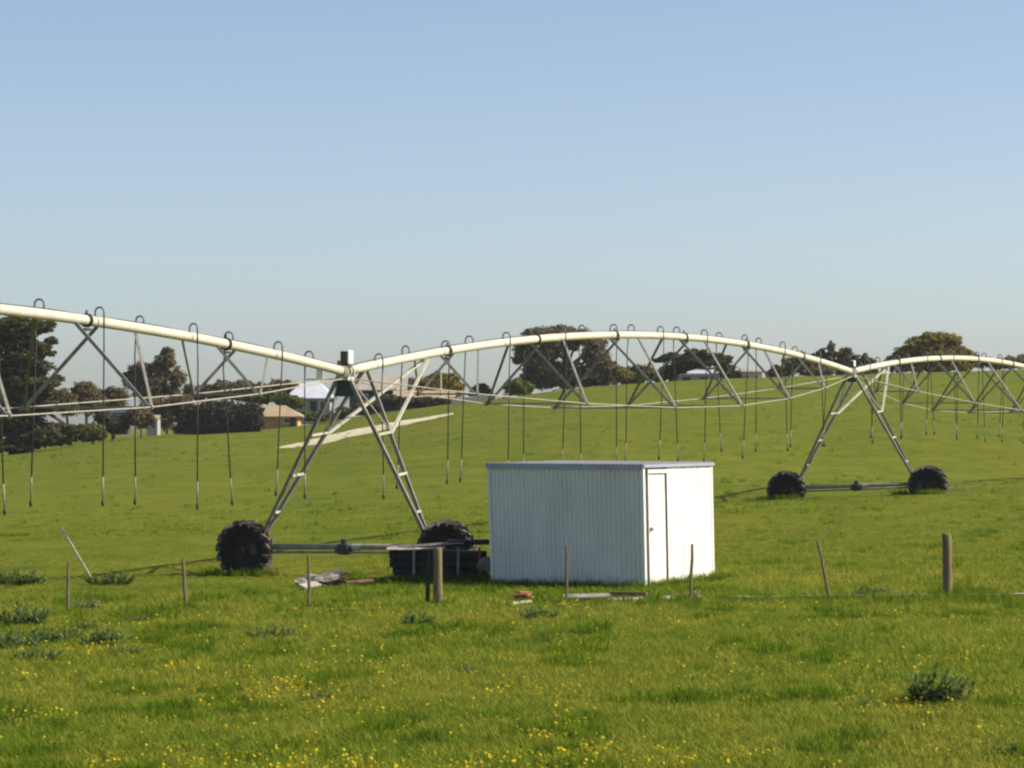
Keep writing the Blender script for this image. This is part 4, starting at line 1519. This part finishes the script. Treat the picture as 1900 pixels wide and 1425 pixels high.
xy = field_points([(25, 40, 150), (40, 58, 85), (58, 125, 42)])
pts, rot, scl, idx = [], [], [], []
lp, lr, ls_, li = [], [], [], []
for (x, y) in xy:
    if inside_shed(x, y) or (y > 62 and random.random() < (y - 62) / 58): continue
    v = noise.noise((x * .5, y * .28, 1.0)) + .5 * noise.noise((x * 1.6, y * 1.1, 5.0))
    z = gz(x, y)
    far = 1.0 + max(0, (y - 45) / 70)
    s = (.62 + .5 * random.random()) * (1 + .35 * max(0, v)) * min(far, 1.4) * (1 if y < 60 else max(.40, 1 - (y - 60) / 40))
    e = (random.uniform(-.12, .12), random.uniform(-.12, .12), random.uniform(0, 6.28))
    tall = .85 * noise.noise((x * .7 + 9, y * .34, 2.0)) + .75 * noise.noise((x * 1.9, y * 1.1, 8.0))
    if y > 62 and y < 92 and x < -3.5 and x > -16: s *= .55; tall -= .5
    if tall > .38:
        lp.append((x, y, z)); lr.append(e); ls_.append(s * random.uniform(.6, 1.05) * (1 + .8 * (tall - .38))); li.append(random.randint(0, 3))
    else:
        pts.append((x, y, z)); rot.append(e); scl.append(s); idx.append(random.randint(0, 4))
# longer grass along walls, posts, wheels and clutter
edges = []
for a_ in np.linspace(-.1, W1 + .1, 90): edges.append(sp(a_, -.09 - random.random() * .15, 0))
for b_e in np.linspace(-.1, W2 + .3, 120): edges.append(sp(-.09 - random.random() * .25, b_e, 0))
for k in (1, 2):
    for s in (-1, 1):
        c = tower_xy(k) + P_DIR * 2.34 * s
        for _ in range(45 if k == 2 else 40):
            edges.append(c + P_DIR * random.uniform(-.8, .8) - S_DIR * random.uniform(.12, .6))
for (xt, yt, xb, thick) in posts:
    bx = P(xb, 1100, FD(xb))
    for _ in range(16): edges.append(bx + Vector((random.gauss(0, .12), random.gauss(0, .15), 0)))
for _ in range(130): edges.append(Vector((x_of(random.uniform(715, 915)), stack.location.y - random.uniform(.15, .5), 0)))
for _ in range(220):
    q = ground_hit(random.uniform(990, 1300), random.uniform(1104, 1130)); edges.append(q)
for _ in range(260):
    q = ground_hit(random.uniform(1330, 1900), 1119 + random.uniform(-4, 9)); edges.append(q)
for q in edges:
    lp.append((q.x, q.y, gz(q.x, q.y))); lr.append((random.uniform(-.15, .15), random.uniform(-.15, .15), random.uniform(0, 6.28)))
    ls_.append(random.uniform(.8, 1.5)); li.append(random.randint(0, 3))
for _ in range(5200):
    d_ = 80 + 235 * random.random() ** .8
    u_ = random.uniform(-.2, .2)
    x, y = u_ * d_, d_
    v = noise.noise((x * .06, y * .03, 4.0)) + .6 * noise.noise((x * .22, y * .10, 9.0))
    if random.random() > .10 + .9 * max(0, v + .05): continue
    lp.append((x, y, gz(x, y) - .03)); lr.append((random.uniform(-.2, .2), random.uniform(-.2, .2), random.uniform(0, 6.28)))
    ls_.append(random.uniform(.7, 1.7)); li.append(random.randint(0, 3))
scatter('grass', pts, rot, scl, idx, [proto_blades('b', 22, .05, .13, .11, .0042, M['grass'], 20 + i, 1.5) for i in range(5)])
scatter('tall_grass', lp, lr, ls_, li, [proto_blades('b', 26, .08, .19, .10, .0046, M['lush'], 40 + i, 1.2) for i in range(4)])

fp, fr_, fs, fi = [], [], [], []
cand = field_points([(25, 34, 130), (34, 44, 110), (44, 57, 60)], 2.0)
for (x, y) in cand:
    v = noise.noise((x * .55, y * .35, 12.0)) + .55 * noise.noise((x * 1.7, y * 1.2, 15.0))
    px_ = 950 + F * x / y
    bias = .06 - .22 * max(0, (44 - y) / 18) + .12 * (1 if px_ > 1100 else 0)
    if random.random() < (.03 + .45 / (1 + math.exp(-(v - bias - .30) * 11))) * (.6 if px_ > 1100 else 1):
        fp.append((x, y, gz(x, y))); fr_.append((random.uniform(-.3, .3), random.uniform(-.3, .3), random.uniform(0, 6.28)))
        fs.append(random.uniform(.6, 1.25)); fi.append(random.randint(0, 2))
scatter('yellow_flowers', fp, fr_, fs, fi, [proto_flower('f', 60 + i) for i in range(3)])
